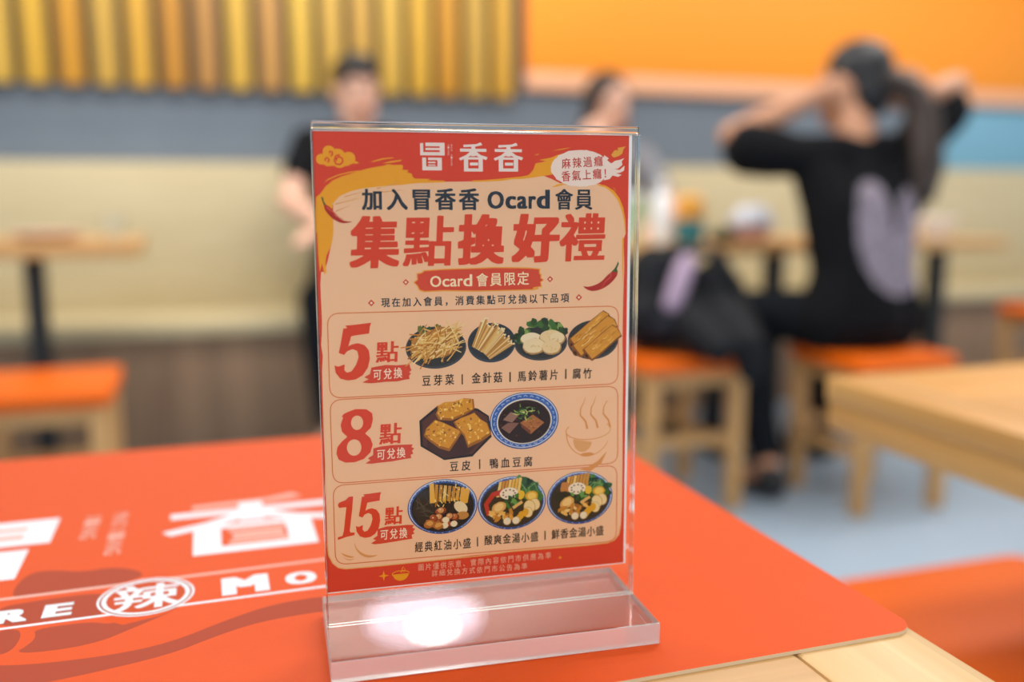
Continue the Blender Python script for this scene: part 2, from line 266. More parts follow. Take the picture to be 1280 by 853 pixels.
# ---------------------------------------------------------------- layout of the printed poster and of the mat lettering, in millimetres
DP = {
'panel':[[8.07,181.19],[10.95,184.3],[15.99,186.48],[21.04,187.73],[29.91,188.67],[38.86,189.31],[45.3,190.14],[58.3,190.61],[71.09,190.77],[81.09,191.31],[89.84,191.97],[97.99,193.16],[103.45,194.09],[108.96,192.03],[113.11,190.07],[118.68,189.76],[132.71,189.78],[136.99,187.79],[140.22,185.13],[142.76,182.13],[144.62,177.44],[145.9,172.74],[146.21,166.47],[145.17,163.58],[145.71,150.01],[145.39,136.36],[145.28,112.03],[145.55,125.23],[145.39,112.34],[145.97,99.32],[146.01,76.16],[146.34,51.83],[146.35,30.31],[145.94,19.5],[145.16,15.15],[142.54,12.31],[139.08,11.26],[127.33,11.09],[109.61,11.33],[89.55,11.68],[69.88,11.7],[49.37,10.91],[24.25,10.74],[8.87,10.92],[5.24,11.84],[2.87,14.17],[1.28,18.45],[0.58,24.21],[0.71,36.81],[0.55,49.33],[0.24,46.64],[0.82,62.33],[0.65,74.68],[0.69,89.99],[0.85,105.73],[1.39,112.94],[0.81,117.77],[1.29,122.85],[1.55,128.51],[1.38,145.1],[1.9,150.78],[3.27,150.76],[4.96,155.78],[7.39,165.81],[7.79,169.57]],
'brushL':[[0.71,183.69],[2.92,185.55],[4.84,188.34],[8.31,191.13],[11.77,192.69],[19.94,195.2],[23.42,196.28],[27.53,197.11],[30.71,197.56],[32.62,198.39],[35.16,197.97],[38.99,198.11],[39.49,196.99],[38.96,195.92],[41.84,195.74],[41.18,194.67],[43.3,194.24],[43.54,192.98],[44.68,191.97],[51.8,191.87],[50.49,191.23],[58.31,191.12],[58.3,190.36],[45.3,189.95],[38.85,189.19],[29.91,188.55],[21.04,187.6],[15.99,186.35],[10.95,184.18],[8.07,181.07],[7.36,177.46],[7.83,173.71],[7.83,168.32],[7.03,163.93],[6.03,161.12],[4.39,157.99],[3.87,154.53],[4.21,150.74],[3.24,149.49],[2.44,154.56],[1.28,150.8],[0.87,158.99],[0.62,168.39],[0.11,167.96],[0.24,177.49]],
'strk':[[[4.26,189.88],[6.15,191.12],[10.53,193.12],[15.54,194.38],[19.94,195.02],[19.95,195.51],[15.55,194.87],[10.54,193.61],[6.16,191.74]],[[25.05,199.27],[30.13,200.87],[35.22,201.34],[35.21,200.97],[30.76,200.37],[26.31,199.16]],[[30.09,198.56],[33.92,199.65],[39.03,200.31],[38.38,199.68],[34.54,198.96]],[[100.03,196.22],[101.05,199.14],[106.18,200.15],[102.75,200.77],[108.92,201.92],[111.67,203.11],[114.43,203.79],[111.68,201.16],[109.62,198.55],[108.95,193.98],[106.2,193.65],[100.03,192.65],[94.58,191.99],[91.19,191.85],[97.99,193.94]],[[100.7,203.02],[102.75,203.68],[102.89,203.3],[101.04,202.76]],[[108.91,204.91],[113.04,205.85],[118.57,206.69],[114.42,205.61]],[[71.09,191.28],[76.41,191.42],[84.45,192.09],[94.58,193.15],[99.35,193.95],[94.58,192.5],[84.44,191.06],[77.74,190.78],[71.08,190.51]],[[131.3,189.71],[135.55,189.12],[139.85,186.67],[142.75,183.13],[144.82,178.45],[145.9,172.74],[146.28,166.47],[145.85,166.47],[145.34,172.07],[143.97,177.44],[141.9,182.13],[139.15,185.47],[135.57,188.13],[132.02,189.05]],[[139.11,188.79],[140.56,187.13],[141.28,186.13],[140.2,187.13]],[[144.44,164.26],[145.3,164.25],[145.21,150.02],[145.04,141.16],[144.63,150.03]],[[108.97,188.24],[111.73,189.55],[115.89,190.08],[118.68,189.69],[114.51,189.29],[111.04,188.43]]],
'goldR':[[145.13,131.67],[145.53,131.65],[146.43,76.14],[146.08,76.16]],
'goldB':[[0.58,24.21],[1.04,18.47],[2.87,14.36],[5.36,11.96],[8.87,11.05],[24.25,10.87],[49.37,11.04],[73.84,11.13],[89.55,11.81],[109.61,11.47],[127.33,11.22],[139.07,11.46],[142.26,12.47],[144.74,15.18],[145.59,19.53]],
'redL':[[-0.24,23.02],[0.14,14.11],[0.3,8.17],[-0.61,8.26]],
'cloud':[[3.6,200.23,4.68,4.67],[6.94,203.46,5.43,5.41],[6.47,199.45,4.69,4.68],[10.73,201.64,6.44,6.41],[11.43,199.67,6.45,6.42],[15.56,200.75,5.61,5.56],[14.4,199.2,3.73,3.71],[8.52,199.78,4.95,4.93]],
'cloudtail':[[16.59,199.22],[18.47,199.54],[20.14,198.74],[18.13,198.3]],
'cloudspir':[[[10.06,199.48],[10.09,200.71],[11.35,201.34],[12.57,200.73],[12.85,199.19],[11.58,197.95],[9.72,198.24],[9.14,199.78],[9.8,201.63],[11.68,202.27]],[[5.43,199.45],[5.14,200.37],[6.08,200.99],[6.98,200.07],[6.34,198.84]],[[7.05,202.84],[7.38,203.77],[8.3,203.47],[8.4,202.24],[7.64,201.62]]],
'logo':[[52.82,201.83,11.16,12.29]],
'logo2':["香香",[[71.63,201.69,13.35,12.86],[88.13,201.73,13.97,12.78]]],
'lgsm':[[60.15,204.89,1.05,5.05],[61.56,202.53,1.04,9.81]],
'bub':[123.09,197.06,29.07,17.05],
'splash':[[[134.69,203.31],[137.18,201.68],[136.13,201.02],[138.27,199.38],[140.39,200.72],[142.52,201.06],[144.93,201.94],[143.59,200.41],[143.97,198.76],[141.86,197.09],[140.08,196.75],[142.58,196.43],[145.05,198.43],[144.87,196.11],[142.95,195.11],[140.82,194.77],[143.68,194.11],[141.91,193.11],[139.05,193.77],[137.65,192.11],[134.82,191.44]],[[138.23,203.34],[139.97,205.66],[141.75,205.48],[141.38,206.66],[143.51,207.01],[145.57,207.36],[144.23,205.9],[143.9,204.05],[141.78,202.71],[139.66,202.16],[138.95,202.55]]],
'b1':["麻辣過癮",[[115.98,199.24,4.16,4.7],[121.26,199.62,4.18,4.72],[126.57,200.01,4.2,4.73],[131.9,200.39,4.23,4.73]]],
'b2':["香氣上癮！",[[115.87,193.36,4.17,4.71],[121.0,193.73,4.19,4.72],[126.16,194.11,4.21,4.74],[131.34,194.5,4.23,4.75],[136.55,194.88,4.25,4.76]]],
'h1':["加入冒香香",[[25.11,182.71,8.99,9.42],[36.44,182.69,9.49,9.47],[47.43,182.51,8.1,9.22],[58.45,182.74,9.64,9.78],[69.43,182.72,9.55,9.84]]],
'h2':[93.05,182.73,29.99,8.79],
'h3':["會員",[[115.06,182.62,8.7,9.67],[124.78,182.44,8.64,9.4]]],
'title':["集點換好禮",[[26.2,163.73,22.47,23.47],[50.42,163.89,23.05,22.85],[75.19,164.24,22.31,23.33],[101.39,164.59,23.12,22.71],[124.49,164.71,23.08,22.6]]],
'ban':[[43.04,145.13],[44.69,146.39],[44.6,149.3],[46.7,149.58],[48.02,150.66],[57.9,151.12],[74.65,151.33],[80.93,151.48],[91.14,151.22],[98.02,150.9],[103.55,150.26],[103.41,148.13],[104.25,147.45],[103.97,145.99],[105.44,144.88],[103.91,143.78],[104.4,141.43],[102.53,141.47],[102.87,140.66],[100.1,140.06],[84.29,140.04],[70.74,140.11],[57.79,140.69],[47.89,140.47],[45.61,141.37],[44.65,143.47]],
'ban2':[[43.7,145.11],[45.21,146.18],[45.12,148.9],[47.22,149.19],[48.34,150.2],[57.89,150.6],[74.64,150.8],[80.93,150.95],[91.14,150.69],[98.02,150.37],[102.86,149.88],[102.86,147.81],[103.69,147.13],[103.42,145.86],[104.74,144.9],[103.42,143.99],[103.71,141.98],[100.1,141.53],[99.75,140.6],[84.29,140.57],[70.75,140.7],[57.8,141.28],[48.22,141.05],[46.07,141.82],[45.18,143.59]],
'bant':[60.73,145.55,19.73,5.55],
'bant2':["會員限定",[[75.36,145.6,5.4,6.05],[81.9,145.68,5.43,6.07],[88.49,145.76,5.47,6.09],[95.12,145.84,5.51,6.11]]],
'dia':[[39.63,145.33,2.92,2.85],[108.29,145.16,3.07,2.95],[23.76,136.24,3.07,3.09],[122.77,136.06,3.27,3.26]],
'sub':["現在加入會員，消費集點可兌換以下品項",[[30.19,136.26,3.68,4.14],[35.01,136.25,3.69,4.15],[39.86,136.23,3.71,4.15],[44.73,136.22,3.73,4.16],[49.63,136.21,3.75,4.18],[54.56,136.2,3.78,4.19],[59.51,136.18,3.8,4.2],[64.48,136.17,3.81,4.22],[69.49,136.16,3.83,4.22],[74.51,136.15,3.85,4.23],[79.57,136.13,3.87,4.24],[84.65,136.12,3.9,4.26],[89.76,136.11,3.91,4.27],[94.89,136.09,3.94,4.28],[100.05,136.08,3.95,4.29],[105.24,136.07,3.98,4.3],[110.46,136.05,4.0,4.31],[115.7,136.04,4.02,4.32]]],
'boxes':[[[3.99,132.03],[143.01,131.33],[143.26,92.85],[3.92,93.16]],[[3.9,92.35],[143.27,91.74],[143.77,52.57],[4.1,52.88]],[[4.08,51.97],[143.45,51.45],[143.62,11.89],[4.1,13.54]]],
'dian':[[30.47,113.48,10.42,9.77],[31.11,74.92,10.36,9.92],[31.72,35.13,8.49,8.73]],
'blob':[[[18.68,99.75],[21.71,101.13],[19.63,102.15],[22.36,103.55],[23.02,106.46],[26.05,106.94],[29.69,107.4],[34.55,107.0],[40.67,107.24],[40.95,105.5],[41.55,104.55],[40.31,103.37],[41.35,103.01],[40.28,101.82],[40.57,100.26],[38.11,100.07],[35.04,99.47],[29.55,99.54],[22.88,99.12],[21.08,99.33]],[[19.1,61.41],[21.56,62.8],[20.36,63.82],[22.83,65.22],[23.01,68.33],[26.56,69.04],[31.47,69.36],[36.4,69.24],[41.47,69.04],[40.71,67.83],[42.06,67.12],[40.99,65.92],[41.59,64.62],[40.34,64.07],[40.63,62.48],[37.52,62.24],[31.34,61.52],[25.19,61.31],[22.14,61.07]],[[20.76,22.43],[23.26,23.8],[21.73,24.58],[23.91,25.98],[23.98,29.17],[28.32,30.08],[33.28,29.98],[38.28,30.01],[41.28,29.63],[40.44,28.42],[41.81,27.66],[40.73,26.46],[41.47,25.43],[40.08,24.91],[40.36,22.95],[36.29,22.66],[30.66,22.19],[25.69,21.86],[22.6,21.88]]],
'kdh':[["可兌換",[[25.68,103.1,3.75,4.9],[30.44,103.28,3.76,4.91],[35.23,103.47,3.79,4.92]]],["可兌換",[[26.49,65.23,3.79,5.0],[31.19,65.36,3.81,5.02],[35.9,65.5,3.83,5.03]]],["可兌換",[[27.07,26.22,3.59,4.98],[31.6,26.22,3.61,4.99],[36.15,26.21,3.62,5.0]]]],
'lab':[[["豆芽菜",[[48.39,99.1,3.97,4.97],[53.86,99.09,3.99,4.98],[59.37,99.08,4.02,5.0]]],["金針菇",[[72.06,99.13,4.07,5.03],[77.34,99.1,4.09,5.04],[82.66,99.08,4.11,5.06]]],["馬鈴薯片",[[94.42,98.99,4.03,4.96],[99.74,98.98,4.05,4.98],[105.09,98.97,4.07,4.98],[110.47,98.96,4.09,5.0]]],["腐竹",[[121.97,98.96,4.14,5.03],[127.47,98.84,4.17,5.04]]]],[["豆皮",[[60.99,56.97,4.06,4.86],[66.79,56.96,4.09,4.88]]],["鴨血豆腐",[[80.44,57.0,4.14,4.91],[86.09,56.89,4.17,4.92],[91.78,56.79,4.2,4.94],[97.5,56.69,4.22,4.95]]]],[["經典紅油小盛",[[43.45,18.47,3.66,5.04],[48.08,18.41,3.68,5.06],[52.73,18.34,3.69,5.07],[57.4,18.28,3.71,5.09],[62.1,18.21,3.72,5.1],[66.82,18.15,3.75,5.11]]],["酸爽金湯小盛",[[77.47,18.72,3.79,4.87],[82.08,18.63,3.8,4.88],[86.71,18.54,3.82,4.89],[91.36,18.45,3.84,4.9],[96.03,18.36,3.86,4.92],[100.72,18.27,3.87,4.93]]],["鮮香金湯小盛",[[111.54,18.53,3.92,4.96],[116.13,18.48,3.94,4.97],[120.74,18.44,3.95,4.97],[125.37,18.39,3.97,4.99],[130.03,18.34,4.0,5.0],[134.7,18.29,4.01,5.01]]]]],
'bars':[[[65.37,98.9,0.57,4.82],[88.59,98.91,0.65,4.88],[116.37,99.05,0.66,4.95]],[[73.43,57.09,0.58,4.77]],[[72.03,18.44,0.58,4.79],[106.12,18.53,0.6,4.67]]],
'ft1':["圖片僅供示意、實際內容依門市供應為準",[[44.26,8.26,2.78,3.38],[47.89,8.24,2.79,3.39],[51.53,8.22,2.8,3.39],[55.18,8.19,2.82,3.41],[58.85,8.17,2.82,3.41],[62.53,8.15,2.84,3.42],[66.23,8.13,2.85,3.43],[69.93,8.1,2.85,3.43],[73.66,8.08,2.87,3.44],[77.39,8.06,2.87,3.44],[81.14,8.03,2.89,3.45],[84.91,8.01,2.9,3.46],[88.69,7.99,2.92,3.46],[92.48,7.97,2.93,3.47],[96.29,7.94,2.94,3.48],[100.11,7.92,2.95,3.48],[103.95,7.89,2.96,3.49],[107.8,7.87,2.97,3.5]]],
'ft2':["詳細兌換方式依門市公告為準",[[50.89,4.62,2.8,3.28],[54.54,4.53,2.82,3.28],[58.2,4.44,2.82,3.28],[61.88,4.35,2.84,3.29],[65.57,4.26,2.85,3.29],[69.27,4.17,2.86,3.31],[72.99,4.07,2.87,3.31],[76.72,3.98,2.88,3.32],[80.46,3.89,2.89,3.32],[84.22,3.8,2.91,3.33],[88.0,3.7,2.92,3.34],[91.79,3.61,2.92,3.34],[95.59,3.51,2.94,3.35]]],
'ftbowl':[34.51,6.01,8.21,7.91],
'star':[[26.41,5.81,4.54,5.11],[114.04,6.15,2.72,2.56]],
'dish':[[53.23,114.5,28.53,19.88],[79.73,115.75,23.19,18.87],[103.92,114.78,26.28,17.24],[130.21,115.19,26.04,19.2],None,[95.69,77.1,34.38,28.01],[128.18,71.16,23.05,33.48],[55.3,37.51,33.84,27.06],[89.42,36.52,34.13,26.76],[124.12,36.24,34.19,27.03]],
'oct':[[44.73,80.16],[53.42,86.89],[63.48,87.3],[72.92,84.27],[78.15,80.49],[79.39,70.19],[70.21,61.48],[70.6,61.26],[56.27,60.36],[45.06,67.87]],
'octin':[[45.97,79.77],[54.03,85.79],[63.47,86.17],[72.91,83.13],[77.38,80.22],[78.3,70.9],[70.22,62.76],[70.29,62.56],[56.6,61.61],[46.19,68.24]],
'tofu':[[[52.43,82.86],[53.39,84.7],[53.1,86.59],[56.56,88.29],[61.59,88.35],[66.03,89.82],[70.78,89.13],[71.2,84.37],[66.6,81.77],[60.25,79.28],[53.96,79.95]],[[46.69,72.82],[47.67,76.22],[52.09,80.37],[56.46,78.54],[60.85,76.08],[64.95,73.62],[63.34,70.85],[58.84,64.46],[53.81,66.37],[48.84,70.48]],[[60.87,78.61],[64.05,80.33],[69.14,81.94],[71.0,82.79],[74.17,79.12],[77.36,77.03],[79.27,71.48],[74.11,68.28],[67.75,65.61],[65.88,71.33],[62.11,76.0]]],
'chili':[[[3.9,180.58],[4.96,180.58],[6.79,179.33],[8.0,178.08],[8.57,175.89],[10.72,174.31],[13.19,173.04],[16.77,173.02],[14.43,172.41],[11.29,172.24],[7.9,174.02],[5.47,176.53],[4.28,178.41]],[[138.88,147.77],[140.31,148.89],[142.12,148.04],[142.36,146.68],[140.73,144.33],[137.88,141.67],[134.31,139.71],[130.37,138.79],[127.16,139.41],[124.37,141.64],[127.14,140.9],[131.06,141.82],[134.27,143.45],[136.75,146.11]]],
'chilistem':[[[2.87,183.82],[3.8,183.69],[4.06,181.83],[4.96,180.58],[4.02,180.27],[3.55,181.52]],[[142.42,153.13],[142.87,151.76],[141.89,149.4],[142.49,147.69],[139.24,148.23],[140.66,149.43],[141.86,151.44]]],
'noodleicon':[[6.04,19.92],[12.07,17.46],[19.39,15.19],[24.35,16.33]],
'arc':[[[12.83,24.4],[13.36,20.53],[16.34,16.43],[20.62,15.26],[24.67,16.63],[20.64,16.35],[16.98,17.65],[13.97,20.48]],[[6.03,19.6],[9.64,17.68],[13.88,16.34],[9.6,16.28]],[[6.6,17.96],[9.58,15.46],[13.87,15.7],[9.87,14.79]]],
'numpoly':[[[[10.88,124.92],[12.66,125.16],[11.8,126.27],[16.25,126.54],[23.55,127.21],[22.8,125.42],[22.43,122.29],[17.94,121.84],[14.36,121.37],[12.95,116.83],[14.87,117.66],[17.26,118.06],[20.23,117.04],[22.1,114.54],[22.51,110.87],[21.52,106.64],[19.05,103.09],[15.71,101.29],[12.12,100.97],[8.87,102.03],[6.86,104.85],[6.46,108.2],[8.11,107.59],[11.1,108.55],[10.74,105.9],[11.9,104.63],[14.0,105.14],[16.16,108.09],[17.43,111.69],[16.89,114.44],[14.82,115.43],[12.42,114.61],[10.9,112.86],[8.55,113.86],[9.87,119.84]]],[[[15.41,87.49],[20.23,87.11],[22.91,85.11],[23.15,82.0],[22.17,78.34],[19.39,75.71],[21.77,73.39],[22.8,70.22],[21.63,66.55],[18.54,63.63],[14.27,62.36],[10.05,62.45],[7.08,64.08],[6.07,66.94],[6.62,70.0],[8.78,72.64],[11.23,74.66],[8.89,77.27],[8.36,80.38],[9.64,83.99],[8.87,84.16],[9.97,85.51],[11.79,86.33]]],[[[5.96,42.35],[6.6,43.56],[9.64,44.58],[11.18,46.03],[13.13,46.07],[12.57,40.26],[11.12,29.63],[11.4,28.65],[13.41,28.48],[13.2,27.23],[9.23,26.62],[5.56,25.55],[5.47,26.82],[7.73,27.39],[8.39,29.86],[9.86,41.1],[6.54,41.05]],[[17.15,45.51],[18.42,45.66],[17.81,46.62],[20.98,46.73],[26.16,47.1],[25.62,45.62],[25.36,43.01],[22.17,42.75],[19.62,42.44],[18.62,38.68],[19.98,39.33],[21.68,39.6],[23.79,38.67],[25.11,36.53],[25.39,33.45],[24.69,29.94],[22.93,27.03],[20.56,25.6],[18.01,25.41],[15.7,26.38],[14.27,28.79],[13.99,31.6],[15.16,31.05],[17.29,31.78],[17.03,29.57],[17.86,28.48],[19.35,28.86],[20.88,31.28],[21.79,34.26],[21.41,36.57],[19.95,37.45],[18.24,36.83],[17.15,35.4],[15.48,36.3],[16.43,41.28]]]],
'eight':[[15.88,80.99,5.54,6.78],[14.24,69.36,6.63,7.75]]}
DM = {
'lines':[[[-442.1,177.5],[-272.4,179.5]],[[-435.3,140.4],[-277.2,141.6]]],
'fl':[[[-435.3,195.7],[-430.7,213.4],[-418.6,213.9],[-402.3,205.4],[-387.0,208.0],[-372.3,198.6],[-368.3,187.2],[-387.8,179.3],[-414.0,178.6],[-433.7,177.3]],[[-423.0,171.9],[-387.2,172.6],[-388.3,160.5],[-383.4,144.0],[-391.6,142.4],[-409.4,143.7],[-435.8,143.1],[-440.4,168.2]],[[-435.2,139.6],[-424.1,139.3],[-421.1,129.1],[-423.1,114.1],[-430.1,111.9]],[[-417.0,135.9],[-391.0,136.6],[-380.8,129.1],[-353.4,140.7],[-347.6,139.6],[-366.9,124.5],[-388.3,108.8],[-422.5,110.3],[-415.4,120.8],[-414.6,128.5]],[[-455.1,115.7],[-428.3,101.7],[-409.4,97.2],[-378.2,95.7],[-352.4,100.1],[-324.8,117.6],[-302.2,128.4],[-278.4,130.2],[-275.6,128.1],[-277.8,110.4],[-280.6,112.1],[-310.9,109.6],[-332.2,99.9],[-352.1,87.8],[-389.1,79.9],[-414.6,76.8],[-429.0,74.6],[-457.6,79.0]],[[-387.0,145.2],[-384.2,153.4],[-375.8,136.2],[-359.0,136.0],[-347.6,139.6],[-358.9,132.4],[-375.2,127.3],[-384.1,135.3]]]}
# ---------------------------------------------------------------- the room
WALLY = 4.1
def plane_box(name, x0, x1, y0, y1, z0, z1, m, bev=0): return struct(MB().box(x0, x1, y0, y1, z0, z1, bev).build(name, m, smooth=False))
plane_box('floor', -4, 8, -4, 4.3, -.05, 0, M_floor)
plane_box('ceiling', -4, 8, -4, 4.3, 2.9, 2.95, M_ceiling)
plane_box('wall_back', -4, 8, WALLY, 4.3, 0, 2.9, M_grey)
tag(MB().box(1.40, 7.5, WALLY - .044, WALLY - .004, 1.50, 2.098, .004).build('orange_panel', M_orange_wall), 'bright orange painted panel on the back wall above the diners', 'wall panel')
struct(MB().box(1.40, 7.5, WALLY - .045, WALLY, 1.42, 1.498, .004).build('trim_1', M_trim))
struct(MB().box(-3.8, 1.39, WALLY - .012, WALLY, 1.355, 1.375, .003).build('trim_2', M_grey))
struct(MB().box(-3.8, 1.39, WALLY - .006, WALLY, 1.376, 2.1, .001).build('trim_3', mat('slat_backing', '#44474a', .7)))
struct(MB().box(3.55, 7.5, WALLY - .012, WALLY, 1.08, 1.41, .003).build('trim_4', mat('blue_board', '#78adc6', .6)))
# yellow slats, each a board of its own
slat_cols = ['#e2b038', '#d89a2a', '#d4a848', '#e0aa3a', '#cb8e30', '#c08c4a', '#e2b446', '#cc9850', '#e8bc4a', '#dcb04c', '#d4a64a', '#e0b44a']
slat_mats = [wood('slat_yellow_%d' % i, c, c[:1] + ''.join('%02x' % int(int(c[k:k + 2], 16) * .9) for k in (1, 3, 5)), 'Z', .2, .5) for i, c in enumerate(slat_cols)]
slat_me = None; k = -6
for k in range(-5, 17):
    x = -.64 + .1243 * k + .062
    if x > 1.36: break
    if slat_me is None:
        s = MB().box(-.0415, .0415, -.03, .03, 0, .72, .004).build('wooden_slat', slat_mats[0]); slat_me = s.data
    else:
        s = bpy.data.objects.new('wooden_slat', slat_me); C.objects.link(s)
    s.location = (x, WALLY - .035, 1.378)
    s.material_slots[0].link = 'OBJECT'; s.material_slots[0].material = slat_mats[k % 12]
    tag(s, 'upright yellow wooden slat fixed in a row above the grey wall band', 'slat', 'yellow slats on the back wall')
struct(MB().box(-4, 8, WALLY - .08, WALLY, 2.1, 2.9, .002).build('wall_upper', M_ceiling, smooth=False))
# the long bench
b = thing('long_bench', 'long pale wooden bench with brown boarded front along the back wall', 'bench', (1.5, 3.844, 0))
MB().box(-4.5, 5.5, -.25, .25, .44, .49, .006).build('seat', M_bench, b)
MB().box(-4.5, 5.5, .19, .25, .49, 1.085, .006).build('backrest', M_bench, b)
MB().box(-4.5, 5.5, -.21, .2, .0, .44, .002).build('front_panel', M_benchfront, b)

# ---------------------------------------------------------------- dining tables
def edge_table(name, label, x0, x1, y0, y1, ztop, th, loc_x, loc_y, endboard):
    t = thing(name, label, 'table', (loc_x, loc_y, 0))
    a, c, d, e = x0 - loc_x, x1 - loc_x, y0 - loc_y, y1 - loc_y
    return t, a, c, d, e
# the near table
t, a, c, d, e = edge_table('dining_table', 'pale oak table top in the foreground under the orange mat', -.42, .327, .18, .820, .748, .045, -.04, .5, .07)
MB().box(a, c - .071, d, e, .703, .748, .0025).build('table_top', M_table, t)
MB().box(c - .0706, c, d, e, .703, .748, .0025).build('end_board', M_table_y, t)
MB().box(-.28, .28, -.2, .2, .66, .703, .003).build('apron', M_table, t)
MB().tube((0, 0, .02), (0, 0, .66), .033).build('pole', M_black, t)
MB().box(-.22, .22, -.2, .2, 0, .02, .004).build('foot_plate', M_black, t)
# the table on the right
t, a, c, d, e = edge_table('dining_table', 'bare light oak table at the right edge behind the orange seat',   .685, 1.43, .30, .905, .75, .05, 1.05, .6, .07)
MB().box(a + .0706, c, d, e, .722, .750, .003).build('table_top', M_table2, t)
MB().box(a, a + .07, d, e, .722, .750, .003).build('end_board', M_table2_y, t)
MB().box(a + .003, c - .003, d + .003, e - .003, .688, .7218, .002).build('apron', M_table2_y, t)
MB().tube((.1, 0, .02), (.1, 0, .70), .033).build('pole', M_black, t)
MB().box(-.1, .3, -.2, .2, 0, .02, .004).build('foot_plate', M_black, t)
# tables by the bench
def back_table(label, x0, x1, y0, y1, poles, zt=.79, th=.038):
    cx, cy = (x0 + x1) / 2, (y0 + y1) / 2
    t = thing('dining_table', label, 'table', (cx, cy, 0), 0, 'oak tables by the wall bench')
    MB().box(x0 - cx, x1 - cx, y0 - cy, y1 - cy, zt - th, zt, .004, vert=.015).build('table_top', M_table, t)
    for p in poles:
        MB().box(p - cx - .03, p - cx + .03, -.03, .03, .015, zt - th, .003).build('pole', M_black, t)
        MB().box(p - cx - (.05 if len(poles) > 1 else .2), p - cx + (.05 if len(poles) > 1 else .2), -.22, .22, 0, .015, .003).build('foot_plate', M_black, t)
    return t
back_table('oak table with one black pole at the left edge of the picture', -.86, -.19, 3.05, 3.55, [-.52], .815, .045)
back_table('oak table hidden behind the acrylic sign in front of the diner in black', .42, 1.0, 2.95, 3.42, [.71])
back_table('oak table holding cups, a teal jar and bowls right of the sign', 1.05, 1.88, 2.76, 3.32, [1.13, 1.80])
back_table('oak table with the white cup at the far right beyond the black shirt', 1.96, 2.88, 2.76, 3.32, [2.04, 2.80])

# ---------------------------------------------------------------- stools
def stool(label, x, y, w=.33, dp=.36, h=.48):
    t = thing('stool', label, 'stool', (x, y, 0), 0, 'orange topped wooden stools')
    MB().box(-w / 2 - .012, w / 2 + .012, -dp / 2 - .012, dp / 2 + .012, h - .042, h, .012, 4, vert=.03).build('seat', M_seat, t)
    for sx in (-1, 1):
        for sy in (-1, 1):
            X, Y = sx * (w / 2 - .024), sy * (dp / 2 - .024)
            MB().box(X - .021, X + .021, Y - .021, Y + .021, 0, h - .042, .004).build('leg', M_stoolwood, t)
    for sx in (-1, 1):
        X = sx * (w / 2 - .024)
        MB().box(X - .012, X + .012, -dp / 2 + .046, dp / 2 - .046, .17, .205, .003).build('stretcher', M_stoolwood, t)
        MB().box(X - .012, X + .012, -dp / 2 + .046, dp / 2 - .046, h - .085, h - .0425, .003).build('rail', M_stoolwood, t)
    for sy in (-1, 1):
        Y = sy * (dp / 2 - .024)
        MB().box(-w / 2 + .046, w / 2 - .046, Y - .012, Y + .012, .21, .245, .003).build('stretcher', M_stoolwood, t)
        MB().box(-w / 2 + .046, w / 2 - .046, Y - .012, Y + .012, h - .085, h - .0425, .003).build('rail', M_stoolwood, t)
    return t
st = stool('wooden stool with orange seat under the person tying up hair', 1.967, 2.385)
dup(st, (1.365, 2.57, 0), 'wooden stool with orange seat carrying the black backpack')
dup(st, (-.415, 2.64, 0), 'wooden stool with orange seat in front of the table at the left edge')
dup(st, (3.47, 3.02, 0), 'wooden stool with orange seat cut by the right edge of the picture, far back')
ns = dup(st, (.86, .745, 0), 'nearest stool, its orange seat filling the bottom right corner')

# ---------------------------------------------------------------- people
def blob(name, chains, m, parent, voxel=.006, smooth=4, balls=(), label=None):
    mb = MB()
    for ch in chains:
        for (p, r) in ch: mb.ball(p, r, 14)
        for (p, r), (q, s_) in zip(ch, ch[1:]):
            if (Vector(p) - Vector(q)).length > 1e-4: mb.tube(p, q, r, s_, 14)
    for bl in balls: mb.ball(*bl)
    o = mb.build(name, m, None)
    rm = o.modifiers.new('r', 'REMESH'); rm.mode = 'VOXEL'; rm.voxel_size = voxel; rm.use_smooth_shade = True
    sm = o.modifiers.new('s', 'SMOOTH'); sm.iterations = smooth; sm.factor = .5
    dg = bpy.context.evaluated_depsgraph_get(); dg.update()
    me = bpy.data.meshes.new_from_object(o.evaluated_get(dg)); me.name = name
    old = o.data; o.modifiers.clear(); o.data = me; bpy.data.meshes.remove(old)
    for p in me.polygons: p.use_smooth = True
    if parent is not None: o.parent = parent
    if label: o['label'] = label
    return o
V = Vector
def hand_chains(w, d, n, side, curl=35, k=1.0):
    """w wrist, d towards the knuckles, n palm normal (curl direction), side = direction of the thumb"""
    w, d, n = V(w), V(d).normalized(), V(n).normalized(); n = (n - d * n.dot(d)).normalized(); l = V(side); l = (l - d * l.dot(d) - n * l.dot(n)).normalized()
    ch = []
    for i, q in enumerate((.033, .011, -.011, -.033)):
        kn = w + d * (.088 - .006 * abs(i - 1)) * k + l * q * k
        ch.append([(w + l * q * .5 * k, .017 * k), (kn, .0125 * k)])
        seg = [(.042, .026, .02), (.047, .03, .022), (.043, .028, .021), (.033, .022, .018)][i]
        p = kn; ang = R(12); chain = [(kn, .0105 * k)]
        for j, s_ in enumerate(seg):
            ang += R(curl * (.6 if j == 0 else .9)); dd = d * math.cos(ang) + n * math.sin(ang)
            p = p + dd * s_ * k; chain.append((p, (.0092, .0084, .0072)[j] * k))
        ch.append(chain)
    b0 = w + d * .022 * k + l * .026 * k; b1 = b0 + (d * .6 + l * .7 + n * .25).normalized() * .042 * k; b2 = b1 + (d * .85 + l * .25 + n * .35).normalized() * .032 * k; b3 = b2 + (d * .9 + n * .45).normalized() * .024 * k
    ch.append([(b0, .016 * k), (b1, .0125 * k), (b2, .0105 * k), (b3, .0085 * k)])
    return ch
